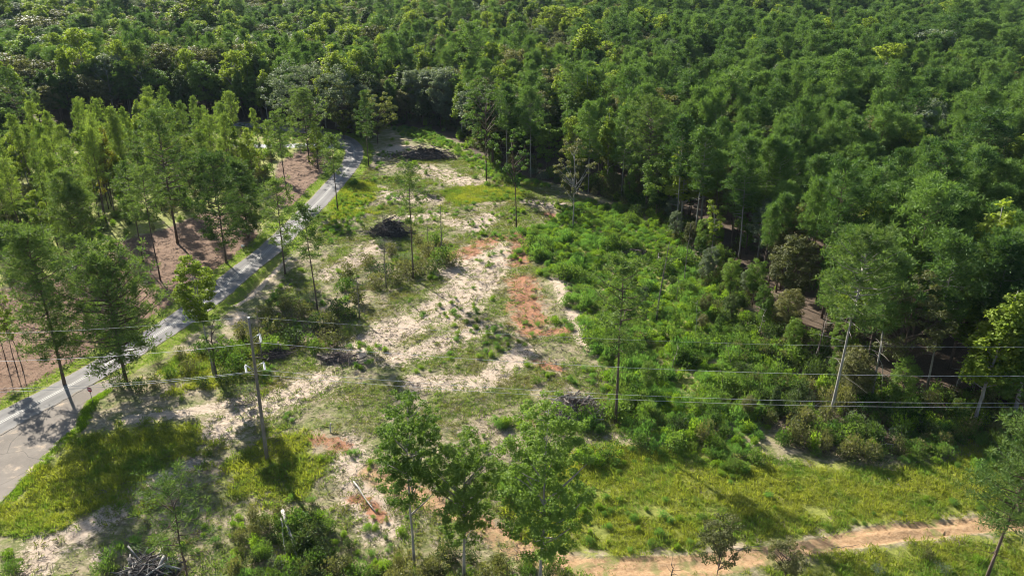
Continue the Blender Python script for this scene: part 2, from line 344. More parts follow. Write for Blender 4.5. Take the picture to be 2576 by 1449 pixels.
# ------------------------------------------------------------------ ground sheet
def ground_mat():
    m, N, L, P, O = mat('ground')
    a = N.new('ShaderNodeAttribute'); a.attribute_name = 'mA'; b = N.new('ShaderNodeAttribute'); b.attribute_name = 'mB'
    sa = N.new('ShaderNodeSeparateColor'); L.new(a.outputs['Color'], sa.inputs[0])
    sb = N.new('ShaderNodeSeparateColor'); L.new(b.outputs['Color'], sb.inputs[0])
    p = pos(N)
    n_big = noise(N, L, 0.10, 5, 0.6, p); n_mid = noise(N, L, 0.45, 6, 0.65, p, 0.4); n_fine = noise(N, L, 2.4, 6, 0.7, p); n_lit = noise(N, L, 6.0, 4, 0.7, p, 1.2)
    def edge(fac, k=0.9):            # break a painted outline up with noise
        x = mathn(N, L, 'ADD', fac, mathn(N, L, 'MULTIPLY', mathn(N, L, 'SUBTRACT', n_mid, 0.5), k * 2.6))
        x = mathn(N, L, 'ADD', x, mathn(N, L, 'MULTIPLY', mathn(N, L, 'SUBTRACT', n_fine, 0.5), k * 2.0))
        return remap(N, L, x, 0.30, 0.72)
    # thin weedy soil of the clearing
    soil = ramp(N, L, n_fine, [(0.25, (0.135, 0.115, 0.065)), (0.5, (0.265, 0.215, 0.140)), (0.72, (0.390, 0.325, 0.240))])
    soil = mixc(N, L, remap(N, L, mathn(N, L, 'ADD', mathn(N, L, 'MULTIPLY', n_mid, 0.6), mathn(N, L, 'MULTIPLY', n_big, 0.4)), 0.42, 0.57), soil, ramp(N, L, n_fine, [(0.3, (0.070, 0.090, 0.026)), (0.7, (0.190, 0.195, 0.070))]))
    sand = ramp(N, L, n_fine, [(0.25, (0.280, 0.210, 0.150)), (0.55, (0.430, 0.345, 0.262)), (0.8, (0.525, 0.445, 0.360))])
    sand = mixc(N, L, remap(N, L, n_lit, 0.60, 0.72), sand, (0.20, 0.155, 0.115))
    col = mixc(N, L, edge(sa.outputs[0]), soil, sand)
    clay = ramp(N, L, n_fine, [(0.25, (0.110, 0.050, 0.028)), (0.5, (0.270, 0.125, 0.068)), (0.75, (0.380, 0.235, 0.150))])
    col = mixc(N, L, edge(sa.outputs[1]), col, clay)
    trk = ramp(N, L, n_fine, [(0.25, (0.215, 0.125, 0.062)), (0.5, (0.345, 0.220, 0.120)), (0.78, (0.430, 0.300, 0.180))])
    trk = mixc(N, L, remap(N, L, n_mid, 0.50, 0.64), trk, (0.20, 0.18, 0.075))
    col = mixc(N, L, edge(sb.outputs[1], 0.5), col, trk)
    mul = ramp(N, L, n_lit, [(0.3, (0.085, 0.052, 0.034)), (0.55, (0.190, 0.120, 0.080)), (0.75, (0.310, 0.218, 0.152))])
    mul = mixc(N, L, remap(N, L, n_mid, 0.50, 0.72), mul, (0.205, 0.125, 0.086))
    col = mixc(N, L, edge(sa.outputs[2], 0.5), col, mul)
    gra = ramp(N, L, n_fine, [(0.3, (0.120, 0.145, 0.030)), (0.7, (0.255, 0.260, 0.062))])
    col = mixc(N, L, edge(b.outputs['Alpha'], 0.8), col, gra)
    lit = ramp(N, L, n_lit, [(0.3, (0.050, 0.037, 0.026)), (0.7, (0.135, 0.100, 0.072))])
    col = mixc(N, L, edge(sb.outputs[0], 0.6), col, lit)
    gvl = ramp(N, L, n_lit, [(0.3, (0.25, 0.25, 0.26)), (0.7, (0.42, 0.42, 0.43))])
    col = mixc(N, L, edge(sb.outputs[2], 0.25), col, gvl)
    L.new(col, P.inputs['Base Color']); P.inputs['Roughness'].default_value = 0.95; P.inputs['Specular IOR Level'].default_value = 0.1
    bp = N.new('ShaderNodeBump'); bp.inputs['Strength'].default_value = 0.85; bp.inputs['Distance'].default_value = 0.16
    hh = mathn(N, L, 'ADD', n_fine, mathn(N, L, 'MULTIPLY', n_lit, 0.55)); L.new(hh, bp.inputs['Height']); L.new(bp.outputs[0], P.inputs['Normal'])
    return m

def axis(lo, hi, step, far, grow=1.18):
    c = list(np.arange(lo, hi + 1e-6, step)); s = step; v = hi
    while v < far: s *= grow; v += s; c.append(min(v, far))
    s = step; v = lo; pre = []
    while v > -far: s *= grow; v -= s; pre.append(max(v, -far))
    return np.array(pre[::-1] + c)
gx = axis(-92, 84, 0.55, 2600); gy = axis(50, 255, 0.55, 2600)
XX, YY = np.meshgrid(gx, gy); X = XX.ravel(); Y = YY.ravel(); Z = hgt(X, Y)
def strokes(S, k=1.0):
    m = np.zeros(len(X))
    for pts, hw in S:
        P = np.array([g(*p) for p in pts]); d = seg_dist(X, Y, P); m = np.maximum(m, k * (1 - sstep(0, hw * 1.65, d)))
    return m
clear = soft(X, Y, CLEAR, 2.0); left = soft(X, Y, LEFTLOT, 2.5)
dr = droad(X, Y)
m_sand = strokes(SAND, 0.88); m_clay = strokes(CLAY, 0.84)
m_mulch = np.maximum.reduce([soft(X, Y, p, 2.0) for p in MULCH]) * sstep(4.0, 6.0, dr)
m_lush = 0.86 * np.maximum.reduce([soft(X, Y, p, 2.0) for p in LUSH])
verge = (1 - sstep(4.4, 5.6, dr)) * sstep(1.5, 2.5, dr)
m_lush = np.maximum(m_lush, verge)
m_lush = np.maximum(m_lush, 0.75 * left * (1 - m_mulch))
m_lush = np.maximum(m_lush, 0.62 * np.maximum.reduce([soft(X, Y, p, 2.0) for p in WEEDS]))
m_litter = np.clip(1 - np.maximum(clear, left), 0, 1) * sstep(3.0, 5.0, dr)
m_track = np.maximum(soft(X, Y, TRACK, 0.8), strokes([([(1480, 1435), (1330, 1385), (1180, 1312), (1000, 1225), (930, 1190)], 2.2)], 0.8))
m_litter = np.maximum(m_litter, 0.62 * soft(X, Y, gpoly([(1760, 660), (1850, 760), (1990, 890), (2240, 1010), (2470, 1045), (2600, 1120), (2420, 1120), (2200, 1165), (2000, 1140), (1900, 1050), (1840, 900), (1780, 780)]), 2.5))
m_litter = np.maximum(m_litter, 0.55 * soft(X, Y, gpoly([(600, 860), (700, 790), (860, 760), (900, 790), (860, 880), (700, 900)]), 2.5))
GRAVEL = gpoly([(690, 363), (860, 361), (885, 363), (886, 371), (860, 373), (690, 373), (560, 368), (560, 362)])
m_gravel = soft(X, Y, GRAVEL, 1.0)
dd = seg_dist(X, Y, DITCH + np.array([1.1, -0.7])); m_sand = np.maximum(m_sand, 1 - sstep(0.5, 1.1, dd)); m_lush = m_lush * sstep(0.5, 1.2, dd)
m_sand = np.maximum(m_sand, 0.8 * (1 - sstep(0.2, 1.6, seg_dist(X, Y, list(APRON[5:10])))) )
nx, ny = len(gx), len(gy)
I = np.arange(nx * ny).reshape(ny, nx)
FQ = np.stack([I[:-1, :-1], I[:-1, 1:], I[1:, 1:], I[1:, :-1]], -1).reshape(-1, 4)
MG = ground_mat()
fc = np.stack([X[FQ].mean(1), Y[FQ].mean(1)], 1)
on_track = inside(fc[:, 0], fc[:, 1], TRACK)
def ground_piece(name, sel):
    F = FQ[sel]; u, inv = np.unique(F, return_inverse=True); F = inv.reshape(F.shape)
    me = np_mesh(name, np.stack([X[u], Y[u], Z[u]], 1), F, None, [MG], None, True)
    for nm, ch in (('mA', (m_sand, m_clay, m_mulch, m_lush)), ('mB', (m_litter, m_track, m_gravel, m_lush))):
        at = me.attributes.new(nm, 'FLOAT_COLOR', 'POINT'); at.data.foreach_set('color', np.stack([c[u] for c in ch], 1).astype(np.float32).ravel())
    return structure(obj(name, me))
ground_piece('ground', ~on_track)
ground_piece('dirt_track', on_track)['label'] = 'sandy rutted dirt track across the grass'

# ------------------------------------------------------------------ road
def asphalt(name, c0, c1, warm=0.0):
    m, N, L, P, O = mat(name); p = pos(N)
    n = noise(N, L, 18, 4, 0.7, p); nb = noise(N, L, 0.22, 4, 0.6, p)
    col = ramp(N, L, n, [(0.3, c0), (0.7, c1)])
    col = mixc(N, L, remap(N, L, nb, 0.35, 0.75, 0.0, 0.55), col, tuple(np.array(c1) * 1.25))
    ea = N.new('ShaderNodeAttribute'); ea.attribute_name = 'edge'
    sp2 = noise(N, L, 0.7, 5, 0.7, p); e2 = mathn(N, L, 'ADD', ea.outputs['Fac'], mathn(N, L, 'MULTIPLY', mathn(N, L, 'SUBTRACT', sp2, 0.5), 0.5))
    col = mixc(N, L, remap(N, L, e2, 0.90, 1.02, 0.0, 0.75), col, (0.24, 0.20, 0.15))
    tyre = mathn(N, L, 'ABSOLUTE', mathn(N, L, 'SUBTRACT', ea.outputs['Fac'], 0.5), None)
    col = mixc(N, L, remap(N, L, tyre, 0.22, 0.04, 0.0, 0.30), col, tuple(np.array(c0) * 0.85))
    if warm:
        n2 = noise(N, L, 0.5, 5, 0.65, p)
        col = mixc(N, L, remap(N, L, n2, 0.52, 0.75, 0.0, warm), col, (0.42, 0.33, 0.24))
        vo = N.new('ShaderNodeTexVoronoi'); vo.feature = 'DISTANCE_TO_EDGE'; vo.inputs['Scale'].default_value = 0.10
        ds = noise(N, L, 1.2, 4, 0.6, p); va = N.new('ShaderNodeVectorMath'); va.operation = 'MULTIPLY_ADD'
        L.new(N.new('ShaderNodeTexNoise').outputs['Color'], va.inputs[0]); va.inputs[1].default_value = (5.0, 5.0, 5.0); L.new(p, va.inputs[2]); L.new(va.outputs[0], vo.inputs['Vector'])
        col = mixc(N, L, remap(N, L, vo.outputs[0], 0.008, 0.002, 0.0, 0.45), col, (0.06, 0.055, 0.05))
    L.new(col, P.inputs['Base Color']); P.inputs['Roughness'].default_value = 0.95; P.inputs['Specular IOR Level'].default_value = 0.06
    b = N.new('ShaderNodeBump'); b.inputs['Strength'].default_value = 0.3; b.inputs['Distance'].default_value = 0.02
    L.new(n, b.inputs['Height']); L.new(b.outputs[0], P.inputs['Normal'])
    return m
T = np.gradient(ROAD, axis=0); T /= np.linalg.norm(T, axis=1, keepdims=True); NRM = np.stack([-T[:, 1], T[:, 0]], 1)
def ribbon(name, offs, zs, m, wob=0.0):
    rows = []
    for k, (o, z) in enumerate(zip(offs, zs)):
        q = ROAD + NRM * (o + (wob * (vnoise(np.arange(len(ROAD)) * 0.9, np.full(len(ROAD), k * 7.0), 5) - 0.5) if abs(o) > 2 else np.zeros(len(ROAD))))[:, None] if wob else ROAD + NRM * o
        rows.append(np.column_stack([q, np.full(len(q), z)]))
    V = np.stack(rows, 1); n, k = V.shape[:2]; I = np.arange(n * k).reshape(n, k)
    F = np.stack([I[:-1, :-1], I[:-1, 1:], I[1:, 1:], I[1:, :-1]], -1).reshape(-1, 4)[:, ::-1]
    me = np_mesh(name, V.reshape(-1, 3), F, None, [m], None, False)
    a = me.attributes.new('edge', 'FLOAT', 'POINT'); a.data.foreach_set('value', np.tile(np.abs(offs) / 2.55, n).astype(np.float32))
    return me
HW = ROAD_W / 2
road = structure(obj('road', ribbon('road', [-HW - .12, -HW, -HW * .75, -HW * .5, -HW * .25, 0, HW * .25, HW * .5, HW * .75, HW, HW + .12], [-.05, .075, .084, .093, .101, .11, .101, .093, .084, .075, -.05], asphalt('worn_asphalt', (0.130, 0.125, 0.119), (0.212, 0.202, 0.190)), 0.35)), 'grey two-lane asphalt road curving through the trees')
pm = plain('road_paint', (0.29, 0.278, 0.245), 0.7, 0, 0.18, 1.5)
for o in (-0.17, 0.17):
    obj('centre_line', ribbon('centre_line', [o - .05, o + .05], [.1145 - abs(o) * .0127] * 2, pm), road)
def fan(name, P, z, m, drop=0.10):
    import bmesh
    bm = bmesh.new(); vs = [bm.verts.new((x, y, z)) for x, y in P]; f = bm.faces.new(vs)
    if f.normal.z < 0: f.normal_flip()
    r = bmesh.ops.extrude_face_region(bm, geom=[f]); 
    for v in r['geom']:
        if isinstance(v, bmesh.types.BMVert): v.co.z -= drop
    bm.normal_update(); bmesh.ops.recalc_face_normals(bm, faces=bm.faces)
    me = bpy.data.meshes.new(name); bm.to_mesh(me); bm.free(); me.materials.append(m); return me
ap = catmull(list(APRON) + [APRON[0]], 8)[:-1]
structure(obj('side_road', fan('side_road', ap, 0.035, asphalt('old_asphalt', (0.120, 0.105, 0.090), (0.200, 0.176, 0.150), 0.85))), 'older cracked side road joining the main road')

# ------------------------------------------------------------------ plant builders (numpy); each returns (trunk Geo, crown Geo)
def trunk_path(h, rng, lean=0.0, wig=0.12, n=9):
    z = np.linspace(0, h, n); az = rng.uniform(0, 6.28)
    x = np.cumsum(rng.normal(0, wig, n)) * (z / h); y = np.cumsum(rng.normal(0, wig, n)) * (z / h)
    x += lean * math.cos(az) * z; y += lean * math.sin(az) * z
    x[0] = y[0] = 0
    return np.stack([x, y, z], 1)
def at_h(P, z): return np.stack([np.interp(z, P[:, 2], P[:, 0]), np.interp(z, P[:, 2], P[:, 1]), z], -1)

def pine(rng, h=20.0, cb=0.5, rad=2.8, nb=46, tpb=5, blades=22, L=0.55, W=0.10, r0=0.17, dead=8, top=0.55, flat=1.0, lim=5, wig=0.12, tuft=0.34, bushy=False):
    P = trunk_path(h, rng, 0, wig); tr = Geo(); cr = Geo()
    rr = np.interp(P[:, 2] / h, [0, 0.05, 1], [r0 * 1.25, r0, r0 * 0.18]); tr.add(*tube(P, rr, 8))
    cen = []; cvs = []
    for i in range(nb):
        t = (i + rng.uniform(0, 1)) / nb                                  # 0 bottom .. 1 top of the crown
        z = h * (cb + (0.985 - cb) * t); b = at_h(P, z)
        az = i * 2.399 + rng.uniform(-0.5, 0.5)
        prof = (math.sin(math.pi * ((t * 0.62 + 0.24) if bushy else (t * 0.76 + 0.16))) ** 0.75) * (1 - 0.12 * t) * rng.uniform(0.55, 1.12)
        ln = max(rad * prof, 0.35)
        up = 0.05 + 0.75 * t * flat + rng.uniform(-.12, .15)
        d = np.array([math.cos(az), math.sin(az), up]); d /= np.linalg.norm(d)
        pts = np.array([b, b + d * ln * 0.5 + [0, 0, -0.05 * ln], b + d * ln + [0, 0, 0.10 * ln]])
        tr.add(*tube(pts, [max(0.018, 0.018 * ln + .008), 0.014 + .006 * ln, 0.008], 4, False))
        for k in range(tpb):
            s = rng.uniform(0.30, 1.05) if k else 1.0
            c = b + d * ln * s + rng.normal(0, 0.13 * ln + 0.10, 3) * np.array([1, 1, 0.6]) + [0, 0, 0.06 * ln]
            cen.append(c); cvs.append(rng.uniform(0, 1))
    for i in range(dead):                                                  # bare stubs below the crown
        z = h * rng.uniform(min(max(0.2, cb - 0.28), cb * 0.8), cb); b = at_h(P, z); az = rng.uniform(0, 6.28); ln = rng.uniform(0.4, max(0.6, rad * 0.75))
        d = np.array([math.cos(az), math.sin(az), rng.uniform(-.25, .25)])
        tr.add(*tube(np.array([b, b + d * ln * .6 + [0, 0, .05], b + d * ln + [0, 0, -.1]]), [0.03, 0.02, 0.008], 4, False))
    cen = np.array(cen); cvs = np.array(cvs); n = len(cen)
    c = np.repeat(cen, blades, 0); cv = np.repeat(cvs, blades)
    d = norm(unit(len(c), rng) * np.array([1, 1, 0.8]) + [0, 0, 0.45])
    base = c + d * rng.uniform(0, tuft, len(c))[:, None]
    wv = norm(np.cross(d, unit(len(c), rng)))
    V, F = rhombi(base, d, wv, L * rng.uniform(0.6, 1.2, len(c)), W * rng.uniform(0.7, 1.3, len(c)))
    cr.add(V, F, 0, np.repeat(cv, 4)); return tr, cr

def broad(rng, h=18.0, cb=0.35, rad=3.4, nc=85, leaves=75, L=0.34, W=0.24, r0=0.17, cr_r=0.85, shape='round', limbs=True, wig=0.15, fork=False, hollow=0.35, dead=0):
    """round: oak like dome; cone: sweetgum / poplar spire; loose: open crown of separate sprays"""
    P = trunk_path(h * (0.93 if shape != 'cone' else 0.98), rng, 0, wig); tr = Geo(); cr = Geo()
    rr = np.interp(P[:, 2] / h, [0, 0.05, 1], [r0 * 1.3, r0, r0 * 0.12]); tr.add(*tube(P, rr, 8))
    ch = h * (1 - cb); cen = []; rad_c = []
    while len(cen) < nc:
        u = unit(1, rng)[0] * (rng.uniform(hollow, 1) ** 0.5)
        t = (u[2] + 1) / 2
        z = h * cb + ch * t
        if shape == 'cone': k = (1.05 - t) ** 0.75 * min(1, 0.55 + t * 3); u2 = norm(u[:2]) * rng.uniform(0.25, 1) ** 0.6; xy = u2 * rad * k
        elif shape == 'loose': xy = u[:2] * rad * 1.15
        else: xy = u[:2] * rad * (1.08 if t > .3 else 0.95)
        rc = cr_r * rng.uniform(0.55, 1.2) * (0.65 if shape == 'cone' and t > .75 else 1)
        b = at_h(P, min(z, P[-1, 2])); cen.append([b[0] + xy[0], b[1] + xy[1], min(z, h - rc * 0.3)]); rad_c.append(rc)
    cen = np.array(cen); rad_c = np.array(rad_c)
    if limbs:
        for i in rng.permutation(nc)[: min(nc, 26)]:
            c = cen[i]; dxy = math.hypot(*(c[:2]))
            zb = max(h * cb * 0.85, c[2] - dxy * rng.uniform(0.6, 1.3)); b = at_h(P, min(zb, P[-1, 2]))
            mid = b * 0.5 + c * 0.5 + rng.normal(0, 0.15, 3)
            rb = 0.012 * np.linalg.norm(c - b) + 0.015
            tr.add(*tube(np.array([b, mid, c]), [rb * 1.5, rb, 0.01], 4, False))
    for i in range(dead):
        z = h * rng.uniform(0.15, cb + .05); b = at_h(P, z); az = rng.uniform(0, 6.28); ln = rng.uniform(0.4, 1.5)
        tr.add(*tube(np.array([b, b + [math.cos(az) * ln, math.sin(az) * ln, ln * .5]]), [0.03, 0.008], 4, False))
    per = np.maximum((leaves * (rad_c / cr_r) ** 1.6).astype(int), 10)
    idx = np.repeat(np.arange(nc), per); c = cen[idx]; rc = rad_c[idx]; n = len(idx)
    u = unit(n, rng); u[:, 2] = np.where(u[:, 2] < -0.2, u[:, 2] * 0.6, u[:, 2])
    s = rng.uniform(0.45, 1.0, n) ** 0.6
    p = c + u * (rc * s)[:, None] * np.array([1, 1, 0.62 if shape != 'cone' else 1.1])
    nrm = norm(u * 0.7 + unit(n, rng) * 0.75 + [0, 0, 0.45])
    d = norm(np.cross(nrm, unit(n, rng))); wv = np.cross(nrm, d)
    V, F = rhombi(p, d, wv, L * rng.uniform(0.65, 1.3, n), W * rng.uniform(0.65, 1.3, n))
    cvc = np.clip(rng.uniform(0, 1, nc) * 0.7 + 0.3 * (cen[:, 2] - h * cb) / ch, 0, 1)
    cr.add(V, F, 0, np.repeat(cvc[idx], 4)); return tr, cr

def snag(rng, h=10, r0=0.16, n=9):
    P = trunk_path(h, rng, 0.0, 0.10); tr = Geo(); tr.add(*tube(P, np.interp(P[:, 2] / h, [0, 1], [r0, r0 * 0.35]), 8))
    for i in range(n):
        z = h * rng.uniform(0.45, 0.97); b = at_h(P, z); az = rng.uniform(0, 6.28); ln = rng.uniform(0.4, 1.6)
        d = np.array([math.cos(az), math.sin(az), rng.uniform(-.1, .6)])
        tr.add(*tube(np.array([b, b + d * ln * .6, b + d * ln + [0, 0, .15]]), [0.035, 0.022, 0.008], 4, False))
    return tr

def bush(rng, h=1.4, rad=0.8, n=420, L=0.26, W=0.10, up=0.9, stems=7, mound=True):
    """several stems with leaves all round; 'up' pulls the leaves upright (feathery weeds)"""
    st = Geo(); lf = Geo()
    lobes = [(rng.normal(0, rad * 0.42, 2), rng.uniform(0.55, 1.0)) for _ in range(stems)]
    V = []; 
    for k, (o, s) in enumerate(lobes):
        st.add(*tube(np.array([[o[0] * .25, o[1] * .25, -0.05], [o[0] * .7, o[1] * .7, h * s * 0.5], [o[0], o[1], h * s * 0.92]]), [0.022, 0.015, 0.006], 4, False))
        m = n // stems; u = unit(m, rng); rr = rad * 0.5 * rng.uniform(0.45, 1, m) ** 0.5
        c = np.array([o[0], o[1], h * s * 0.55])
        p = c + u * np.stack([rr, rr, rr / (rad * .5) * h * s * 0.46], 1)
        p[:, 2] = np.maximum(p[:, 2], 0.02)
        d = norm(u * 0.55 + unit(m, rng) * 0.5 + [0, 0, up]); wv = norm(np.cross(d, unit(m, rng)))
        v, f = rhombi(p, d, wv, L * rng.uniform(0.6, 1.3, m), W * rng.uniform(0.6, 1.3, m))
        lf.add(v, f, 0, np.repeat(np.clip(rng.uniform(0, 1) * .6 + .4 * rng.uniform(0, 1, m), 0, 1), 4))
    return st, lf
def tuft(rng, n=16, h=0.5, rad=0.28, W=0.05, up=0.75):
    gq = Geo(); o = rng.normal(0, rad * 0.5, (n, 2)); base = np.column_stack([o, np.full(n, -0.03)])
    d = norm(np.column_stack([o / rad * 0.9 + rng.normal(0, .35, (n, 2)), np.full(n, up)])); wv = norm(np.cross(d, unit(n, rng)))
    gq.add(*rhombi(base, d, wv, h * rng.uniform(0.5, 1.2, n), W * rng.uniform(0.7, 1.4, n)), 0, np.repeat(rng.uniform(0, 1, n), 4)); return gq

# ------------------------------------------------------------------ scattering without helper objects: prototypes live in the same mesh
def scatter(name, pts, rots, scls, kinds, protos, mats, label, cat, kind='stuff'):
    Gs = Geo(); pid = []
    for k, p in enumerate(protos): Gs.join(p); pid += [k + 1] * p.n
    V, F, M, C = Gs.arrays(); n0 = len(V); n = len(pts)
    me = np_mesh(name, np.vstack([V, pts]), F, M, mats, np.concatenate([C, np.zeros(n)]))
    def att(nm, ty, fld, arr):
        a = me.attributes.new(nm, ty, 'POINT'); a.data.foreach_set(fld, arr.ravel())
    att('proto', 'INT', 'value', np.array(pid + [0] * n, np.int32))
    att('pkind', 'INT', 'value', np.concatenate([np.full(n0, -1), kinds + 1]).astype(np.int32))
    att('prot', 'FLOAT_VECTOR', 'vector', np.vstack([np.zeros((n0, 3)), rots]).astype(np.float32))
    att('pscl', 'FLOAT_VECTOR', 'vector', np.vstack([np.ones((n0, 3)), scls]).astype(np.float32))
    o = obj(name, me)
    ng = bpy.data.node_groups.new(name + '_nodes', 'GeometryNodeTree')
    ng.interface.new_socket('Geometry', in_out='INPUT', socket_type='NodeSocketGeometry'); ng.interface.new_socket('Geometry', in_out='OUTPUT', socket_type='NodeSocketGeometry')
    N, L = ng.nodes, ng.links; gi = N.new('NodeGroupInput'); go = N.new('NodeGroupOutput')
    def named(nm, ty):
        a = N.new('GeometryNodeInputNamedAttribute'); a.data_type = ty; a.inputs['Name'].default_value = nm; return a.outputs['Attribute']
    def eq(x, v):
        c = N.new('FunctionNodeCompare'); c.data_type = 'INT'; c.operation = 'EQUAL'; L.new(x, c.inputs[2]); c.inputs[3].default_value = v; return c.outputs[0]
    pr, pk, ro, sc_ = named('proto', 'INT'), named('pkind', 'INT'), named('prot', 'FLOAT_VECTOR'), named('pscl', 'FLOAT_VECTOR')
    er = N.new('FunctionNodeEulerToRotation'); L.new(ro, er.inputs[0])
    sp = N.new('GeometryNodeSeparateGeometry'); sp.domain = 'POINT'; L.new(gi.outputs[0], sp.inputs[0]); L.new(eq(pr, 0), sp.inputs[1])
    jn = N.new('GeometryNodeJoinGeometry')
    for k in range(len(protos)):
        s2 = N.new('GeometryNodeSeparateGeometry'); s2.domain = 'POINT'; L.new(gi.outputs[0], s2.inputs[0]); L.new(eq(pr, k + 1), s2.inputs[1])
        ip = N.new('GeometryNodeInstanceOnPoints'); L.new(sp.outputs[0], ip.inputs['Points']); L.new(eq(pk, k + 1), ip.inputs['Selection'])
        L.new(s2.outputs[0], ip.inputs['Instance']); L.new(er.outputs[0], ip.inputs['Rotation']); L.new(sc_, ip.inputs['Scale'])
        L.new(ip.outputs[0], jn.inputs[0])
    L.new(jn.outputs[0], go.inputs[0])
    md = o.modifiers.new('scatter', 'NODES'); md.node_group = ng
    return tag(o, label, cat, None, kind)
def rz(n, rng=R, tilt=0.0):
    return np.column_stack([rng.normal(0, tilt, n) if tilt else np.zeros(n), rng.normal(0, tilt, n) if tilt else np.zeros(n), rng.uniform(0, 6.283, n)])
def fill(P, spacing, rng=R, jit=0.42, dens=None):
    """jittered points inside an outline"""
    x0, y0 = P.min(0); x1, y1 = P.max(0)
    xs, ys = np.meshgrid(np.arange(x0, x1, spacing), np.arange(y0, y1, spacing)); q = np.stack([xs.ravel(), ys.ravel()], 1)
    q[:, 0] += (np.round((q[:, 1] - y0) / spacing) % 2) * spacing * .5
    q = q + rng.uniform(-jit, jit, q.shape) * spacing
    q = q[inside(q[:, 0], q[:, 1], P)]
    if dens is not None: q = q[rng.uniform(0, 1, len(q)) < dens(q[:, 0], q[:, 1])]
    return q
def fill2(P, spacing, rng=R, wd=2.5, k=1.3, fs=0.35, seed=3, d0=1.0):
    """jittered points in an outline whose rim frays out over about wd metres"""
    Q = np.array([(P[:, 0].min() - wd, P[:, 1].min() - wd), (P[:, 0].max() + wd, P[:, 1].min() - wd), (P[:, 0].max() + wd, P[:, 1].max() + wd), (P[:, 0].min() - wd, P[:, 1].max() + wd)])
    return fill(Q, spacing, rng, 0.48, lambda x, y: d0 * sstep(0.25, 0.8, soft(x, y, P, wd) + (fbm(x * fs, y * fs, seed, 3) - 0.5) * k))
def in_view(x, y, z=8.0, mx=160, my=200):
    u, v, d = proj(x, y, z); return (u > -mx) & (u < 2576 + mx) & (v < 1449 + my) & (d > 5)

PROTO = {}          # kind -> list of (trunk mesh, crown mesh, height, Geo trunk, Geo crown)
def proto(kind, leafmat, barkmat, geo, h):
    tr, cr = geo; i = len(PROTO.get(kind, []))
    PROTO.setdefault(kind, []).append((geo_mesh(kind + '_trunk', tr, [MT[barkmat]], True), geo_mesh(kind + '_crown', cr, [MT[leafmat]]), h, tr, cr, leafmat, barkmat))
def rg(s): return np.random.default_rng(s)
for i in range(6): proto('pine', 'pine_far', 'bark', pine(rg(100 + i), 20, 0.54 + 0.05 * (i % 3), 2.9 + 0.25 * (i % 4), 38, 4, 34, 0.55, 0.13, tuft=0.55, bushy=i % 3 != 1), 20)
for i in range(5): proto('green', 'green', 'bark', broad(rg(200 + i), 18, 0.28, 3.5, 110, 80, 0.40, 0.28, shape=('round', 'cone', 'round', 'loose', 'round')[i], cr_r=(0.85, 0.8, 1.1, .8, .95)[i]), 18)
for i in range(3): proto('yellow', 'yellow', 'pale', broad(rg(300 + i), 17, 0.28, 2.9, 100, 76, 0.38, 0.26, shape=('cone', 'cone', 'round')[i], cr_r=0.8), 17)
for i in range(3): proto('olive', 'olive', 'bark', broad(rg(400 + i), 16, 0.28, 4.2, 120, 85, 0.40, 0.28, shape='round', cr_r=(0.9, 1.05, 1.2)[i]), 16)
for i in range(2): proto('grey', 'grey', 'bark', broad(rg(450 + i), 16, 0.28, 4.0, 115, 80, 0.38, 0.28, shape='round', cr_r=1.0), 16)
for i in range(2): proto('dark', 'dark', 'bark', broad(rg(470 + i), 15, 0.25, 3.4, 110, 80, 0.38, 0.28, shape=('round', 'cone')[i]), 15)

for i in range(4): proto('stand_pine', 'stand', 'bark', pine(rg(140 + i), 18, 0.44 + 0.05 * i, 2.5, 30, 4, 30, 0.5, 0.11, tuft=0.48, r0=0.15, bushy=i % 2 == 0, dead=12), 18)
NAMES = {'stand_pine': ('pine_tree', 'pine tree'), 'pine': ('pine_tree', 'pine tree'), 'green': ('broadleaf_tree', 'broadleaf tree'), 'yellow': ('sweetgum_tree', 'broadleaf tree'), 'olive': ('oak_tree', 'broadleaf tree'),
         'grey': ('oak_tree', 'broadleaf tree'), 'dark': ('broadleaf_tree', 'broadleaf tree')}
def place_tree(kind, x, y, h, label, group, rng, wide=1.0, lean=0.03):
    tm, cm, h0 = PROTO[kind][rng.integers(len(PROTO[kind]))][:3]
    s = h / h0; nm, cat = NAMES[kind]
    z = float(hgt(x, y)) - 0.05
    e = empty(nm, (x, y, z), (rng.normal(0, lean), rng.normal(0, lean), rng.uniform(0, 6.283)), (s * wide, s * wide, s))
    obj('trunk', tm, e); obj('crown', cm, e)
    return tag(e, label, cat, group)
HERO_AT = []
def hero(kind, geo, x, y, label, leafmat, barkmat, rot=(0, 0, 0), name=None, cat=None, group=None):
    tr, cr = geo; nm, ct = NAMES[kind]; HERO_AT.append((x, y, float(np.percentile(np.abs(np.vstack(cr.V)[:, 0]), 90)) if cr is not None else 0.5))
    e = empty(name or nm, (x, y, float(hgt(x, y)) - 0.06), rot)
    obj('trunk', geo_mesh('trunk', tr, [MT[barkmat]], True), e)
    if cr is not None: obj('crown', geo_mesh('crown', cr, [MT[leafmat]]), e)
    return tag(e, label, cat or ct, group)

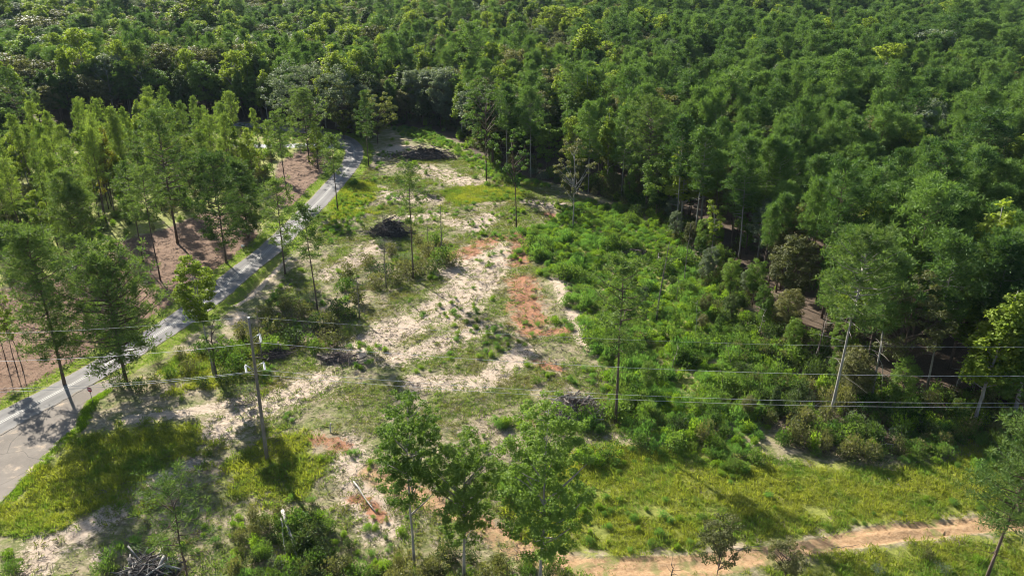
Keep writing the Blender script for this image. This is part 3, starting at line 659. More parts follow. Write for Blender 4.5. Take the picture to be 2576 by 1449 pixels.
# ------------------------------------------------------------------ single trees one can tell apart: base (column, row), tip row, crown foot row, crown half width
def pine_at(bx, by, ty, cby, hw, label, seed, dens=1.0, r0=0.16, tilt=(0, 0), leafm='pine', bark='bark', L=0.5, W=0.10, tft=0.34, **k):
    b = g(bx, by); h = height_to(b, ty); cb = min(max(height_to(b, cby) / h, 0.08), 0.9); dep = proj(*b)[2]; rad = hw * dep / FPX
    nb = int((28 + 56 * (1 - cb)) * dens); bl = int(34 * (0.75 + .25 * dens))
    geo = pine(rg(seed), h, cb, rad * 1.3, nb, 8 if dens >= 0.95 else 6, bl, L, W, r0, tuft=tft, **k)
    return hero('pine', geo, b[0], b[1], label, leafm, bark, (math.radians(tilt[0]), math.radians(tilt[1]), 0))
def leaf_at(bx, by, ty, cby, hw, label, seed, kind='green', leafm=None, bark='bark', nc=90, leaves=85, shape='round', L=0.30, W=0.21, r0=0.15, cr_r=0.75, tilt=(0, 0), **k):
    b = g(bx, by); h = height_to(b, ty); cb = min(max(height_to(b, cby) / h, 0.05), 0.9); dep = proj(*b)[2]; rad = hw * dep / FPX
    geo = broad(rg(seed), h, cb, max(rad - cr_r * 0.35, 0.4), nc, leaves, L, W, r0, cr_r, shape, **k)
    return hero(kind, geo, b[0], b[1], label, leafm or kind, bark, (math.radians(tilt[0]), math.radians(tilt[1]), 0))
def snag_at(bx, by, ty, label, seed, n=9, r0=0.16, tilt=(0, 0)):
    b = g(bx, by); h = height_to(b, ty)
    e = empty('dead_tree', (b[0], b[1], float(hgt(*b)) - 0.06), (math.radians(tilt[0]), math.radians(tilt[1]), 0)); obj('trunk', geo_mesh('trunk', snag(rg(seed), h, r0, n), [MT['log']], True), e)
    return tag(e, label, 'dead tree')

pine_at(1040, 700, 412, 570, 38, 'tall thin pine rising from the shrub clump in the middle of the clearing', 1, 0.45, 0.15)
snag_at(1113, 655, 512, 'bare dead snag rising from the shrub clump beside the white sand', 2, 14, 0.13)
snag_at(972, 724, 596, 'bare many-branched dead tree at the left end of the shrub clump', 702, 22, 0.12)
snag_at(1078, 640, 545, 'thin dead pole standing among the clump shrubs beside the snag', 703, 6, 0.08)
snag_at(660, 905, 770, 'thin dead pole on the dark bank above the utility pole', 704, 8, 0.09)
snag_at(905, 800, 690, 'thin dead tree at the right end of the dark shrub bank', 705, 12, 0.10)
snag_at(1720, 720, 560, 'tall thin dead pole between the weeds and the forest rim', 706, 6, 0.10)
leaf_at(1299, 572, 322, 455, 42, 'slim tree with long bare trunk standing on red clay in the clearing', 3, 'green', 'green', nc=42, leaves=70, shape='loose', cr_r=0.6, dead=4)
leaf_at(1441, 575, 340, 500, 46, 'sparse dull-leaved tree at the upper edge of the feathery weed patch', 4, 'grey', 'olive', 'pale', nc=52, leaves=65, shape='loose', cr_r=0.6, dead=6)
leaf_at(1224, 460, 172, 380, 62, 'tall green tree with bare lower trunk where weeds meet the forest wall', 5, 'green', nc=95, cr_r=0.95, L=.36, W=.25, dead=6)
snag_at(1651, 806, 608, 'bare dead trunk standing in the feathery weed patch', 6, 7, 0.15, (0, 3))
pine_at(1548, 1066, 662, 890, 78, 'tall open-crowned pine standing at the lower end of the weed patch', 7, 0.62, 0.19, wig=0.1)
pine_at(800, 790, 520, 650, 42, 'thin pine standing right of the road above the dark shrub bank', 8, 0.48, 0.14)
pine_at(718, 690, 458, 625, 44, 'pine standing on the verge where tree shade crosses the road', 9, 0.55, 0.16)
pine_at(850, 530, 338, 440, 30, 'thin pine on the clearing side of the road below the bend', 10, 0.5, 0.14)
leaf_at(950, 362, 228, 335, 58, 'olive spreading tree at the far tip of the clearing by the road bend', 11, 'olive', 'lime', nc=120, leaves=110, cr_r=0.9, L=.34, W=.24)
leaf_at(866, 352, 200, 330, 42, 'olive tree arching over the road where it disappears into the forest', 12, 'olive', 'lime', nc=110, leaves=110, cr_r=0.9, L=.34, W=.24)
pine_at(928, 420, 232, 350, 22, 'slender pine between the road bend and the dark brush heap', 13, 0.55, 0.13)
pine_at(722, 492, 285, 400, 30, 'tall pine with bare trunk on the small mulched patch left of the road', 14, 0.6, 0.15)
pine_at(778, 408, 230, 380, 46, 'bushy pine left of the road bend beside the gravel drive', 15, 0.95, 0.2)
leaf_at(800, 425, 300, 415, 30, 'yellow-green young tree beside the bushy pine at the gravel drive', 16, 'yellow', nc=45, shape='cone')
leaf_at(538, 945, 640, 815, 46, 'bright yellow-green tree with pale trunk beside the road and utility pole', 17, 'yellow', 'yellow', 'pale', nc=110, leaves=170, shape='round', L=.22, W=.16, cr_r=0.65, dead=5)
leaf_at(545, 950, 795, 905, 30, 'low leafy sapling at the foot of the bright yellow-green tree', 18, 'green', nc=36, leaves=70, L=.2, W=.15, cr_r=0.5)
pine_at(318, 962, 655, 905, 112, 'big dark bushy pine standing between the road and the utility pole', 19, 1.5, 0.24, L=.46, W=.11, tft=.5, bushy=True)
pine_at(163, 968, 588, 890, 82, 'tall full pine on the mulch at the road edge near the picture left', 20, 1.2, 0.22, L=.46, W=.10, tft=.45, bushy=True)
for i, (x, t) in enumerate(((20, 735), (42, 715), (58, 760))):
    leaf_at(x, 925 + i * 4, t, 860, 18, ('thin yellow sapling on mulch, leftmost of three', 'thin yellow sapling on mulch, tallest of three', 'thin yellow sapling on mulch, shortest of three')[i], 21 + i, 'yellow', nc=26, leaves=60, L=.22, W=.15, cr_r=0.45, r0=0.07)
pine_at(404, 706, 425, 560, 46, 'slim pine standing alone in the middle of the mulched lot', 25, 0.6, 0.14)
pine_at(361, 662, 415, 560, 40, 'slim pine on the mulch just behind the lone lot pine', 26, 0.6, 0.14)
pine_at(447, 612, 285, 520, 72, 'tall thick-trunked pine at the shaded edge of the mulched lot', 27, 0.95, 0.24)
pine_at(570, 662, 395, 615, 64, 'full pine on the shaded grass beside the road and white box', 28, 1.0, 0.18)
pine_at(626, 600, 415, 590, 46, 'dense pine just left of the shaded stretch of road', 29, 1.0, 0.18)
pine_at(205, 690, 440, 610, 55, 'tall pine at the left edge of the mulch, left of a pair', 30, 0.9, 0.18)
pine_at(230, 697, 470, 620, 48, 'tall pine at the left edge of the mulch, right of a pair', 31, 0.9, 0.17)
pine_at(484, 1520, 1205, 1395, 92, 'small open pine with bare dark branches in front of the brush heap', 32, 0.50, 0.13, L=.40, W=.06, dead=14, tft=0.34)
leaf_at(1043, 1430, 965, 1270, 80, 'slender broadleaf tree with straight grey trunk, first of the foreground row', 33, 'green', 'fresh', 'pale', nc=230, leaves=105, shape='loose', L=.19, W=.14, cr_r=0.46, hollow=.1, r0=0.13, dead=6)
leaf_at(1168, 1465, 1065, 1370, 74, 'dark-leaved forked tree in the middle of the foreground row', 34, 'dark', 'green', 'pale', nc=230, leaves=105, L=.19, W=.14, cr_r=0.48, r0=0.15, shape='loose', hollow=.1)
leaf_at(1356, 1520, 985, 1420, 108, 'broad leafy tree with glossy leaves, last of the foreground row', 35, 'green', 'fresh', 'pale', nc=330, leaves=110, shape='loose', L=.21, W=.15, cr_r=0.55, r0=0.17, hollow=.1)
leaf_at(1800, 1480, 1288, 1420, 56, 'small round bushy tree standing on the near side of the dirt track', 36, 'dark', 'olive', shape='loose', hollow=.05, nc=90, leaves=80, L=.17, W=.12, cr_r=0.45, r0=0.05)
leaf_at(1972, 1475, 1345, 1430, 46, 'thin twiggy small tree right of the round bushy tree by the track', 37, 'olive', 'olive', nc=50, leaves=90, L=.17, W=.12, cr_r=0.4, r0=0.05, shape='loose')
pine_at(2476, 1470, 1062, 1325, 92, 'leaning pine with dark trunk beside the dirt track at the picture right', 38, 1.2, 0.16, (0, 3), L=.40, W=.075, dead=14, bushy=True, tft=.4)
pine_at(2086, 1056, 590, 815, 92, 'pale-trunked leaning pine in front of the right forest edge', 39, 1.0, 0.20, (0, 2), bark='pale')
pine_at(1625, 532, 258, 440, 66, 'thick tall pine standing forward of the forest behind the weeds', 40, 1.0, 0.26)
leaf_at(1788, 655, 500, 590, 20, 'dead-topped trunk with a collar of yellow vines at the forest edge', 41, 'yellow', 'yellow', 'pale', nc=22, leaves=60, cr_r=0.5, shape='loose')
leaf_at(2285, 790, 545, 690, 74, 'large yellow-green poplar standing above the right forest edge', 42, 'yellow', 'lime', 'pale', nc=190, leaves=90, shape='cone', cr_r=0.7, L=.24, W=.17)
leaf_at(2250, 1000, 680, 900, 85, 'brownish-olive vine-hung tree right of the pale leaning pine', 43, 'olive', 'olive', 'bark', nc=190, leaves=90, shape='loose', cr_r=0.7, L=.24, W=.17)
pine_at(76, 402, 175, 300, 34, 'lone tall pine with bare leaning trunk left of the grassy glade', 44, 0.65, 0.16, (0, -3))
leaf_at(790, 345, 152, 300, 112, 'massive grey-green oak at the forest edge behind the gravel drive', 45, 'grey', 'grey', 'bark', nc=260, leaves=110, cr_r=1.35, L=.42, W=.30)
for i, (x, y, t, c, w_) in enumerate(((268, 292, 158, 232, 34), (372, 285, 112, 235, 44), (418, 270, 140, 225, 40), (484, 268, 142, 232, 40), (566, 262, 118, 222, 46), (330, 300, 165, 250, 34))):
    pine_at(x, y, t, c, w_, 'tall pine in the forest front behind the glade, number %s from the left' % ('one', 'three', 'four', 'five', 'six', 'two')[i], 46 + i, 0.95, 0.2, L=.62, W=.13)
EDGEP = ((1275, 432, 215, 330, 30), (1335, 446, 225, 340, 32), (1480, 486, 262, 400, 30), (1562, 506, 270, 410, 34), (1702, 590, 300, 450, 34), (1745, 622, 330, 480, 36), (1858, 660, 345, 520, 38), (1905, 655, 350, 500, 36), (1942, 664, 372, 520, 38),
         (1978, 620, 360, 500, 36), (2036, 700, 400, 570, 40), (2190, 1015, 640, 830, 50), (2330, 985, 600, 800, 52), (2412, 965, 590, 780, 50), (2446, 985, 610, 800, 48), (2505, 960, 580, 770, 52))
for i, (x, y, t, c, w_) in enumerate(EDGEP):
    pine_at(x, y, t, c, w_, 'slim tall pine with bare pale trunk in the right forest front, number %s from left' % ('one two three four five six seven eight nine ten eleven twelve thirteen fourteen fifteen sixteen'.split()[i]), 950 + i, 0.8, 0.15, (rg(i).normal(0, 2), rg(i + 50).normal(0, 2)), leafm='pine_far', bark='pale', L=.55, W=.13, tft=.5, dead=16)
# bent pale sapling
bp = g(2215, 985); qz = float(hgt(*bp))
arch = [(0, 0, -.1), (-.1, 0, 2.2), (-.55, 0, 4.2), (-1.4, .1, 5.4), (-2.6, .2, 5.9)]
e = empty('bent_sapling', (bp[0], bp[1], qz)); obj('trunk', np_mesh('bent_trunk', *tube(catmull(arch, 5), np.linspace(.075, .025, 21), 6), None, [MT['bleached']], None, True), e)
tag(e, 'bare pale sapling bent over in an arch beside the leaning pine', 'sapling')
bp = g(2010, 690); e = empty('bent_sapling', (bp[0], bp[1], float(hgt(*bp))), (0, 0, 2.6)); obj('trunk', np_mesh('bent_trunk', *tube(catmull(arch, 5), np.linspace(.075, .025, 21), 6), None, [MT['bleached']], None, True), e)
tag(e, 'bare pale sapling arched over in the dark gap of the right forest', 'sapling')

# ------------------------------------------------------------------ thinned stand left of the road
count = {'pine': 62, 'leaf': 30}
STAND = gpoly([(-160, 660), (60, 640), (190, 630), (300, 560), (420, 545), (540, 520), (640, 520), (690, 450), (680, 395), (560, 380), (430, 345), (250, 385), (60, 430), (-160, 500)])
rs = rg(11)
def stand_zone(x, y):
    u_, v_, _ = proj(x, y)
    if v_ > 535: return 'at the shaded rim of the mulched lot'
    if u_ < 170: return 'near the far left end of the thinned stand'
    if v_ < 415: return 'at the back of the thinned stand by the glade'
    if u_ > 560: return 'in the thinned stand near the small mulched patch'
    return 'in the middle of the thinned stand left of the road' if u_ > 360 else 'in the left half of the thinned stand'
for x, y in fill(STAND, 5.2, rs, 0.48, lambda x, y: 0.40 + 0.75 * vnoise(x * 0.06, y * 0.06, 4)):
    if not in_view(x, y, 8, 120): continue
    u = rs.uniform(); dark_edge = proj(x, y)[1] > 470
    if u < (0.58 if dark_edge else 0.28):
        place_tree('stand_pine', x, y, rs.uniform(16, 23) if dark_edge else rs.uniform(9, 20), 'pine ' + stand_zone(x, y), 'pines ' + stand_zone(x, y), rs, rs.uniform(0.58, 0.95), 0.05); count['pine'] += 1
    elif u < 0.80:
        place_tree('yellow', x, y, rs.uniform(7, 16), 'yellow-green young tree ' + stand_zone(x, y), 'yellow-green trees ' + stand_zone(x, y), rs, 0.95); count['leaf'] += 1
    else:
        place_tree('green', x, y, rs.uniform(5, 14), 'green young broadleaf tree ' + stand_zone(x, y), 'green broadleaf trees ' + stand_zone(x, y), rs, 0.9); count['leaf'] += 1
leaf_at(290, 545, 315, 480, 40, 'tree with yellow-orange turning leaves in the stand left of the road', 60, 'yellow', 'orange', nc=70, shape='cone')
leaf_at(640, 470, 318, 440, 40, 'tall bright yellow-green tree beside the small mulched patch', 61, 'yellow', 'yellow', nc=80, shape='cone')
LEFTWOOD = gpoly([(-400, 640), (-160, 655), (-160, 500), (-60, 430), (120, 340), (30, 330), (-300, 380), (-600, 480)])
for x, y in fill(LEFTWOOD, 6.5, rs, 0.45):
    if not in_view(x, y, 10, 200): continue
    k = ('pine', 'pine', 'yellow', 'green')[rs.integers(4)]
    place_tree('stand_pine' if k == 'pine' else k, x, y, rs.uniform(11, 18), {'pine': 'pine in the loose wood at the far left picture edge', 'yellow': 'yellow-green tree in the loose wood at the far left picture edge', 'green': 'green broadleaf tree in the loose wood at the far left picture edge'}[k], 'loose wood at the far left', rs)
    count['pine' if k == 'pine' else 'leaf'] += 1
for x, y in ((-86, 92), (-92, 104), (-80, 82), (-74, 76)):  # invented pines out of view, added to cast shade in from the left
    place_tree('pine', x, y, 17, 'unseen pine added beyond the left picture edge to shade the road', 'pines added beyond the left picture edge', rs); count['pine'] += 1

# ------------------------------------------------------------------ forest
rf = rg(21)
FR = np.array([(-620, 170), (620, 100), (620, 860), (-620, 860)], float)
FR = np.array([(-150, 110), (-60, 52), (150, 52), (330, 300), (720, 900), (-720, 900), (-330, 300)], float)
q = fill(FR, 4.2, rf, 0.46)
x, y = q[:, 0], q[:, 1]
keep = ~inside(x, y, CLEAR) & ~inside(x, y, LEFTLOT) & (droad(x, y) > 5.0) & in_view(x, y, 12, 260, 400)
keep &= (fbm(x * 0.05, y * 0.05, 123, 2) < 0.74) | (np.hypot(x, y) < 140)      # small gaps
keep &= ~((x < 0) & (y < 190))                                   # left of the road is the lot, not forest
for hx, hy, hr in HERO_AT: keep &= np.hypot(x - hx, y - hy) > hr * 0.85 + 1.2
keep &= (seg_dist(x, y, list(CLEAR) + [CLEAR[0]]) > 6.5) | (rf.uniform(0, 1, len(x)) < 0.45)
q = q[keep]; x, y = q[:, 0], q[:, 1]; dist = np.hypot(x, y)
pk = np.interp(dist, [0, 220, 330, 480, 900], [0.97, 0.95, 0.85, 0.62, 0.40])
q = q[rf.uniform(0, 1, len(q)) < pk]; x, y = q[:, 0], q[:, 1]; dist = np.hypot(x, y)
grow = np.interp(dist, [0, 220, 330, 480, 900], [1.0, 0.97, 1.02, 1.18, 1.4])
edge_d = seg_dist(x, y, list(CLEAR) + [CLEAR[0]])
nz = fbm(x * 0.022, y * 0.022, 77, 3); nz2 = fbm(x * 0.03 + 9, y * 0.03, 91, 3)
right = sstep(-10, 60, x - (y - 150) * 0.10)
u = rf.uniform(0, 1, len(q))
kind = np.full(len(q), 'pine', dtype=object)
p_pine = 0.26 + 0.54 * right - 1.3 * np.clip(nz - 0.55, 0, 1) - 0.25 * (edge_d < 9)
isb = u > p_pine
v = rf.uniform(0, 1, len(q))
sel = np.where(nz2 > 0.53, 0, 1)
k1 = np.where(v < 0.40, 'olive', np.where(v < 0.58, 'grey', np.where(v < 0.80, 'green', np.where(v < 0.90, 'dark', 'yellow'))))
k2 = np.where(v < 0.14, 'olive', np.where(v < 0.20, 'grey', np.where(v < 0.58, 'green', np.where(v < 0.72, 'dark', 'yellow'))))
kind[isb] = np.where(sel == 0, k1, k2)[isb]
swap = (kind == 'olive') & (x > 10) & (dist < 190) & (rf.uniform(0, 1, len(q)) < 0.7); kind[swap] = 'green'
hh = np.where(kind == 'pine', rf.uniform(16.5, 22, len(q)), np.where(kind == 'yellow', rf.uniform(16, 23, len(q)), rf.uniform(13, 19, len(q)))) * (0.86 + 0.28 * vnoise(x * 0.02, y * 0.02, 55))
hh = hh * rf.uniform(0.80, 1.14, len(q)); wide_ = rf.uniform(0.78, 1.30, len(q)) * np.where(isb, 1.0, 0.84)
emer = (rf.uniform(0, 1, len(q)) < 0.05) & (dist > 190); hh = np.where(emer, hh * 1.2, hh); wide_ = np.where(emer, wide_ * 1.3, wide_)
hh = hh * np.where(edge_d < 7, rf.uniform(0.75, 1.05, len(q)), 1)
def zone(x, y):
    u_, v_, _ = proj(x, y, 16.0)
    if x > 14 and y < 150:
        a = 'above the tangled strip' if u_ < 2150 else ('behind the brownish vine-hung tree' if u_ < 2400 else 'by the right picture edge')
        return ('in the front row ' if edge0 < 12 else 'inside the forest ') + a
    if x > 14:
        a = 'behind the thick tall pine' if u_ < 1750 else ('behind the dead-topped vine trunk' if u_ < 1950 else ('between vine trunk and poplar' if u_ < 2200 else 'behind the large poplar'))
        return ('in the forest front ' if edge0 < 14 else 'deeper in the forest ') + a
    if x > -42: return 'in the forest wall at the far end of the clearing'
    return 'in the forest behind the glade left of the road'
order = np.argsort(dist); indiv = np.zeros(len(q), bool)
vis = in_view(x, y, 10, 30, 60)
for i in order:
    if not vis[i]: continue
    b = 'pine' if kind[i] == 'pine' else 'leaf'
    if count[b] >= 292: continue
    count[b] += 1; indiv[i] = True; edge0 = edge_d[i]
    zn = zone(x[i], y[i]); ad = {'pine': 'tall green pine', 'green': 'mid-green broadleaf tree', 'yellow': 'yellow-green spire-shaped tree', 'olive': 'olive-brown round-crowned oak', 'grey': 'grey-green round-crowned oak', 'dark': 'dark-leaved broadleaf tree'}[kind[i]]
    place_tree(kind[i], x[i], y[i], hh[i], ad + ' ' + zn, ad + 's ' + zn, rf, wide_[i])
    if count['pine'] >= 292 and count['leaf'] >= 292: break
rest = ~indiv
fp, fm, kmap, mats = [], [], {}, []
for k in PROTO:
    kmap[k] = []
    for (tm, cm, h0, tr, cr, lm, bm) in PROTO[k]:
        G2 = Geo()
        for mname, gg in ((bm, tr), (lm, cr)):
            if MT[mname] not in mats: mats.append(MT[mname])
            G2.join(gg, mats.index(MT[mname]))
        kmap[k].append((len(fp), h0)); fp.append(G2)
wr_ = wide_[rest]; xi, yi = x[rest], y[rest]; kk = kind[rest]; hi = hh[rest]; gi_ = grow[rest]
ids = np.zeros(len(xi), int); sc = np.ones((len(xi), 3))
for j in range(len(xi)):
    pi, h0 = kmap[kk[j]][rf.integers(len(kmap[kk[j]]))]; ids[j] = pi; s = hi[j] / h0
    wd = s * gi_[j] * wr_[j]; sc[j] = (wd, wd, s)
bare = len(fp); fp.append(Geo().join(broad(rg(481), 17, 0.3, 3.2, 40, 10, limbs=True)[0], 0)); mats_b = mats.index(MT['bark'])
for k_ in range(len(fp[bare].M)): fp[bare].M[k_][:] = len(mats)
mats.append(MT['pale']); dd_ = rf.uniform(0, 1, len(xi)) < 0.012; ids[dd_] = bare
scatter('forest', np.column_stack([xi, yi, hgt(xi, yi) - 0.1]), rz(len(xi), rf, 0.03), sc, ids, fp, mats, 'dense mixed forest of pines and broadleaf trees filling the distance', 'forest')
print('trees', count, 'forest', len(xi))

# ------------------------------------------------------------------ shrubs and weeds
rb = rg(31)
def bush_meshes(kind, leafm, cnt, **k):
    out = []
    for i in range(cnt):
        st, lf = bush(rg(600 + i + hash_(kind)), **k); out.append((geo_mesh(kind + '_stems', st, [MT['redlog']], True), geo_mesh(kind + '_leaves', lf, [MT[leafm]]), st, lf, leafm))
    return out
def hash_(s): return sum(map(ord, s)) % 97
BUSH = {'weed': bush_meshes('weed', 'weed', 5, h=1.35, rad=1.0, n=560, L=0.30, W=0.075, up=1.0, stems=9),
        'olive': bush_meshes('olive_shrub', 'olive', 4, h=2.2, rad=1.3, n=620, L=0.22, W=0.15, up=0.15, stems=9),
        'green': bush_meshes('green_shrub', 'green', 4, h=2.0, rad=1.25, n=640, L=0.22, W=0.15, up=0.2, stems=9),
        'dark': bush_meshes('dark_shrub', 'dark', 3, h=2.0, rad=1.2, n=620, L=0.20, W=0.14, up=0.15, stems=9),
        'grey': bush_meshes('grey_shrub', 'grey', 2, h=1.6, rad=1.0, n=420, L=0.18, W=0.12, up=0.2, stems=7),
        'bright': bush_meshes('bright_shrub', 'verge', 3, h=1.3, rad=0.9, n=460, L=0.22, W=0.14, up=0.4, stems=8)}
def place_bush(kind, x, y, s, label, group, sz=None, name='shrub', cat='shrub'):
    a = BUSH[kind][rb.integers(len(BUSH[kind]))]
    e = empty(name, (x, y, float(hgt(x, y)) - 0.03), (0, 0, rb.uniform(0, 6.283)), (s, s, sz or s))
    obj('stems', a[0], e); obj('foliage', a[1], e); return tag(e, label, cat, group)

for dx, dy, s, k in ((880, 705, 1.3, 'olive'), (925, 668, 1.1, 'olive'), (962, 694, 1.5, 'dark'), (1000, 716, 1.2, 'olive'), (1062, 690, 1.4, 'olive'), (1082, 646, 1.5, 'olive'), (1112, 662, 1.7, 'green'), (1134, 672, 1.2, 'olive'),
                    (1030, 660, 1.4, 'grey'), (985, 640, 1.1, 'olive'), (1055, 618, 1.0, 'olive'), (1096, 685, 1.2, 'dark'), (945, 722, 1.3, 'olive'), (1020, 690, 1.5, 'olive'), (965, 620, 1.2, 'grey'), (1090, 612, 1.3, 'green')):
    b = g(dx, dy); place_bush(k, b[0], b[1], s * 1.15, 'shrub in the clump around the tall thin pine in mid clearing', 'shrubs around the tall thin pine')
for dx, dy, s, k in ((900, 765, 1.4, 'olive'), (868, 730, 1.3, 'green'), (760, 795, 1.4, 'olive'), (700, 838, 1.5, 'olive'), (668, 806, 1.3, 'olive'), (742, 862, 1.6, 'dark'), (802, 826, 1.6, 'dark'), (828, 868, 1.3, 'olive'), (650, 868, 1.4, 'olive'),
                    (850, 790, 1.4, 'dark'), (780, 760, 1.2, 'grey'), (720, 780, 1.1, 'olive'), (610, 850, 1.2, 'olive'), (690, 880, 1.4, 'green'), (790, 880, 1.2, 'green'), (880, 800, 1.1, 'dark'), (835, 830, 1.5, 'olive')):
    b = g(dx, dy); place_bush(k, b[0], b[1], s * 1.05, 'shrub on the dark bank between the road and the white sand', 'shrubs on the dark bank')
for dx, dy, s, k in ((480, 935, 1.2, 'olive'), (430, 952, 1.1, 'green'), (505, 890, 1.2, 'green'), (590, 930, 1.5, 'green'), (572, 962, 1.2, 'dark'), (640, 945, 1.2, 'olive'), (512, 975, 1.1, 'dark'), (350, 985, 1.3, 'dark'), (300, 975, 1.3, 'dark'),
                    (390, 975, 1.0, 'olive'), (610, 900, 1.3, 'green'), (560, 905, 1.4, 'green'), (455, 905, 1.0, 'olive'), (625, 985, 1.0, 'grey')):
    b = g(dx, dy); place_bush(k, b[0], b[1], s * 0.95, 'shrub beneath the roadside trees left of the utility pole', 'shrubs beneath the roadside trees')
for dx, dy, s, k in ((740, 1330, 1.5, 'green'), (765, 1380, 1.6, 'dark'), (800, 1420, 1.3, 'dark'), (705, 1300, 1.0, 'olive'), (690, 1430, 1.0, 'grey'), (850, 1445, 1.3, 'olive'), (260, 1440, 1.2, 'weed'), (285, 1405, 1.3, 'weed'), (250, 1475, 1.1, 'weed'),
                    (590, 1430, 1.0, 'weed'), (630, 1460, 1.2, 'weed'), (900, 1440, 1.1, 'weed'), (960, 1430, 1.0, 'bright'), (1000, 1475, 1.3, 'olive'), (1090, 1450, 1.4, 'olive'), (1120, 1400, 1.1, 'olive'), (1220, 1470, 1.5, 'olive'), (1260, 1430, 1.2, 'olive'),
                    (1420, 1470, 1.1, 'olive'), (1290, 1480, 1.3, 'green'), (660, 1400, 1.0, 'green'), (560, 1480, 1.2, 'grey'), (1050, 1500, 1.5, 'grey'), (1160, 1500, 1.4, 'olive'), (800, 1350, 1.2, 'dark'), (450, 1490, 1.1, 'bright'), (420, 1455, .8, 'bright'),
                    (880, 1480, 1.3, 'weed'), (720, 1480, 1.4, 'green'), (40, 1440, 1.0, 'green'), (20, 1400, .9, 'bright'), (770, 1460, 1.5, 'dark'), (340, 1365, .9, 'weed'), (2380, 1440, .8, 'grey'), (2200, 1440, .8, 'grey'), (2330, 1400, .7, 'olive'), (2460, 1410, .8, 'bright')):
    b = g(dx, dy); place_bush(k, b[0], b[1], s * 0.85, 'shrub among the tangle along the bottom picture edge', 'shrubs along the bottom edge')
TANGLE = fill(gpoly([(620, 1300), (820, 1290), (900, 1400), (1440, 1420), (1480, 1500), (560, 1500)]), 1.5, rb, .48, lambda x, y: .85 + 0 * x)
MESS = gpoly([(1760, 660), (1850, 760), (1990, 890), (2240, 1010), (2470, 1045), (2600, 1120), (2420, 1120), (2200, 1165), (2000, 1140), (1900, 1050), (1840, 900), (1780, 780)])
mp = fill(MESS, 2.5, rb, 0.48, lambda x, y: 0.88)
for x_, y_ in mp:
    k = ('olive', 'olive', 'green', 'grey', 'dark', 'weed', 'bright')[rb.integers(7)]
    place_bush(k, x_, y_, rb.uniform(0.55, 1.45), 'shrub in the tangled strip along the right forest edge', 'shrubs of the tangled forest strip', rb.uniform(.7, 1.6))
EDGE = gpoly([(905, 352), (980, 312), (1080, 318), (1160, 356), (1240, 412), (1350, 446), (1420, 462), (1540, 492), (1620, 532), (1720, 592), (1790, 655)])
EP = catmull(EDGE, 12)
for p in EP[::2]:
    k = ('olive', 'green', 'green', 'dark', 'grey')[rb.integers(5)]; o = rb.normal(0, 1.2, 2) + np.array([1.5, 2.0])
    place_bush(k, p[0] + o[0], p[1] + o[1], rb.uniform(0.8, 1.7), 'undergrowth shrub at the foot of the forest wall behind the clearing', 'shrubs at the foot of the forest wall', rb.uniform(.9, 2.0))
RIM = gpoly([(1420, 468), (1540, 498), (1620, 538), (1720, 600), (1800, 670), (1850, 740), (1960, 830), (2080, 960), (2200, 1030)])
RP = catmull(RIM, 12)
RIMP = np.vstack([np.repeat(RP, 2, 0) + rb.normal(0, 2.2, (len(RP) * 2, 2)) + 0.9])
for p in RP[::3]:
    o = rb.normal(0, 2.5, 2); place_tree(('olive', 'green', 'grey', 'green')[rb.integers(4)], p[0] + o[0], p[1] + o[1], rb.uniform(4.5, 9.0), 'young broadleaf tree between the feathery weed patch and the forest edge', 'young trees between weed patch and forest', rb, 0.9)
PATCH = gpoly([(1500, 760), (1700, 690), (1850, 830), (1980, 960), (1950, 1090), (1800, 1130), (1600, 1060), (1560, 900)])
for x_, y_ in fill(PATCH, 5.6, rb, .48, lambda x, y: .75 + 0 * x):
    k = ('olive', 'green', 'grey', 'green', 'dark')[rb.integers(5)]
    if rb.uniform() < .35: place_tree(k, x_, y_, rb.uniform(3.0, 6.0), 'young broadleaf tree growing up inside the feathery weed patch', 'young trees inside the weed patch', rb, 0.85)
    else: place_bush(k, x_, y_, rb.uniform(.7, 1.3), 'leafy shrub growing inside the feathery weed patch', 'shrubs inside the weed patch', rb.uniform(.9, 1.9))
# feathery weeds: the big ones singly
wp = []
for P, sp in zip(WEEDS, (1.42, 2.0, 1.2)): wp.append(fill2(P, sp, rb, 4.0, 2.2, 0.22, 14))
wsplit = [len(a) for a in wp]; wq = np.vstack(wp); wl = np.repeat([0, 1, 2], wsplit)
wu, wv_, wd_ = proj(wq[:, 0], wq[:, 1]); size = rb.uniform(0.5, 1.1, len(wq)) * (0.55 + 1.1 * vnoise(wq[:, 0] * .18, wq[:, 1] * .18, 23)); big = np.argsort(wd_ / size)[:285]; isbig = np.zeros(len(wq), bool); isbig[big] = True
LANDMARK = [('beside the red clay', 1350, 720), ('around the sparse dull-leaved tree', 1441, 575), ('by the rim below the thick tall pine', 1600, 540), ('around the bare dead trunk', 1651, 790), ('near the dead-topped vine trunk', 1760, 660), ('around the open-crowned pine', 1548, 1040),
            ('by the two low slash heaps', 1640, 655), ('in the middle of the weed patch', 1560, 850), ('between dead trunk and tangled strip', 1800, 900), ('at the lower end above the grass', 1750, 1120), ('left of the tangled strip', 1930, 1020)]
def near_mark(x, y):
    u_, v_, _ = proj(x, y); return min(LANDMARK, key=lambda t: math.hypot(t[1] - u_, (t[2] - v_) * 1.6))[0]
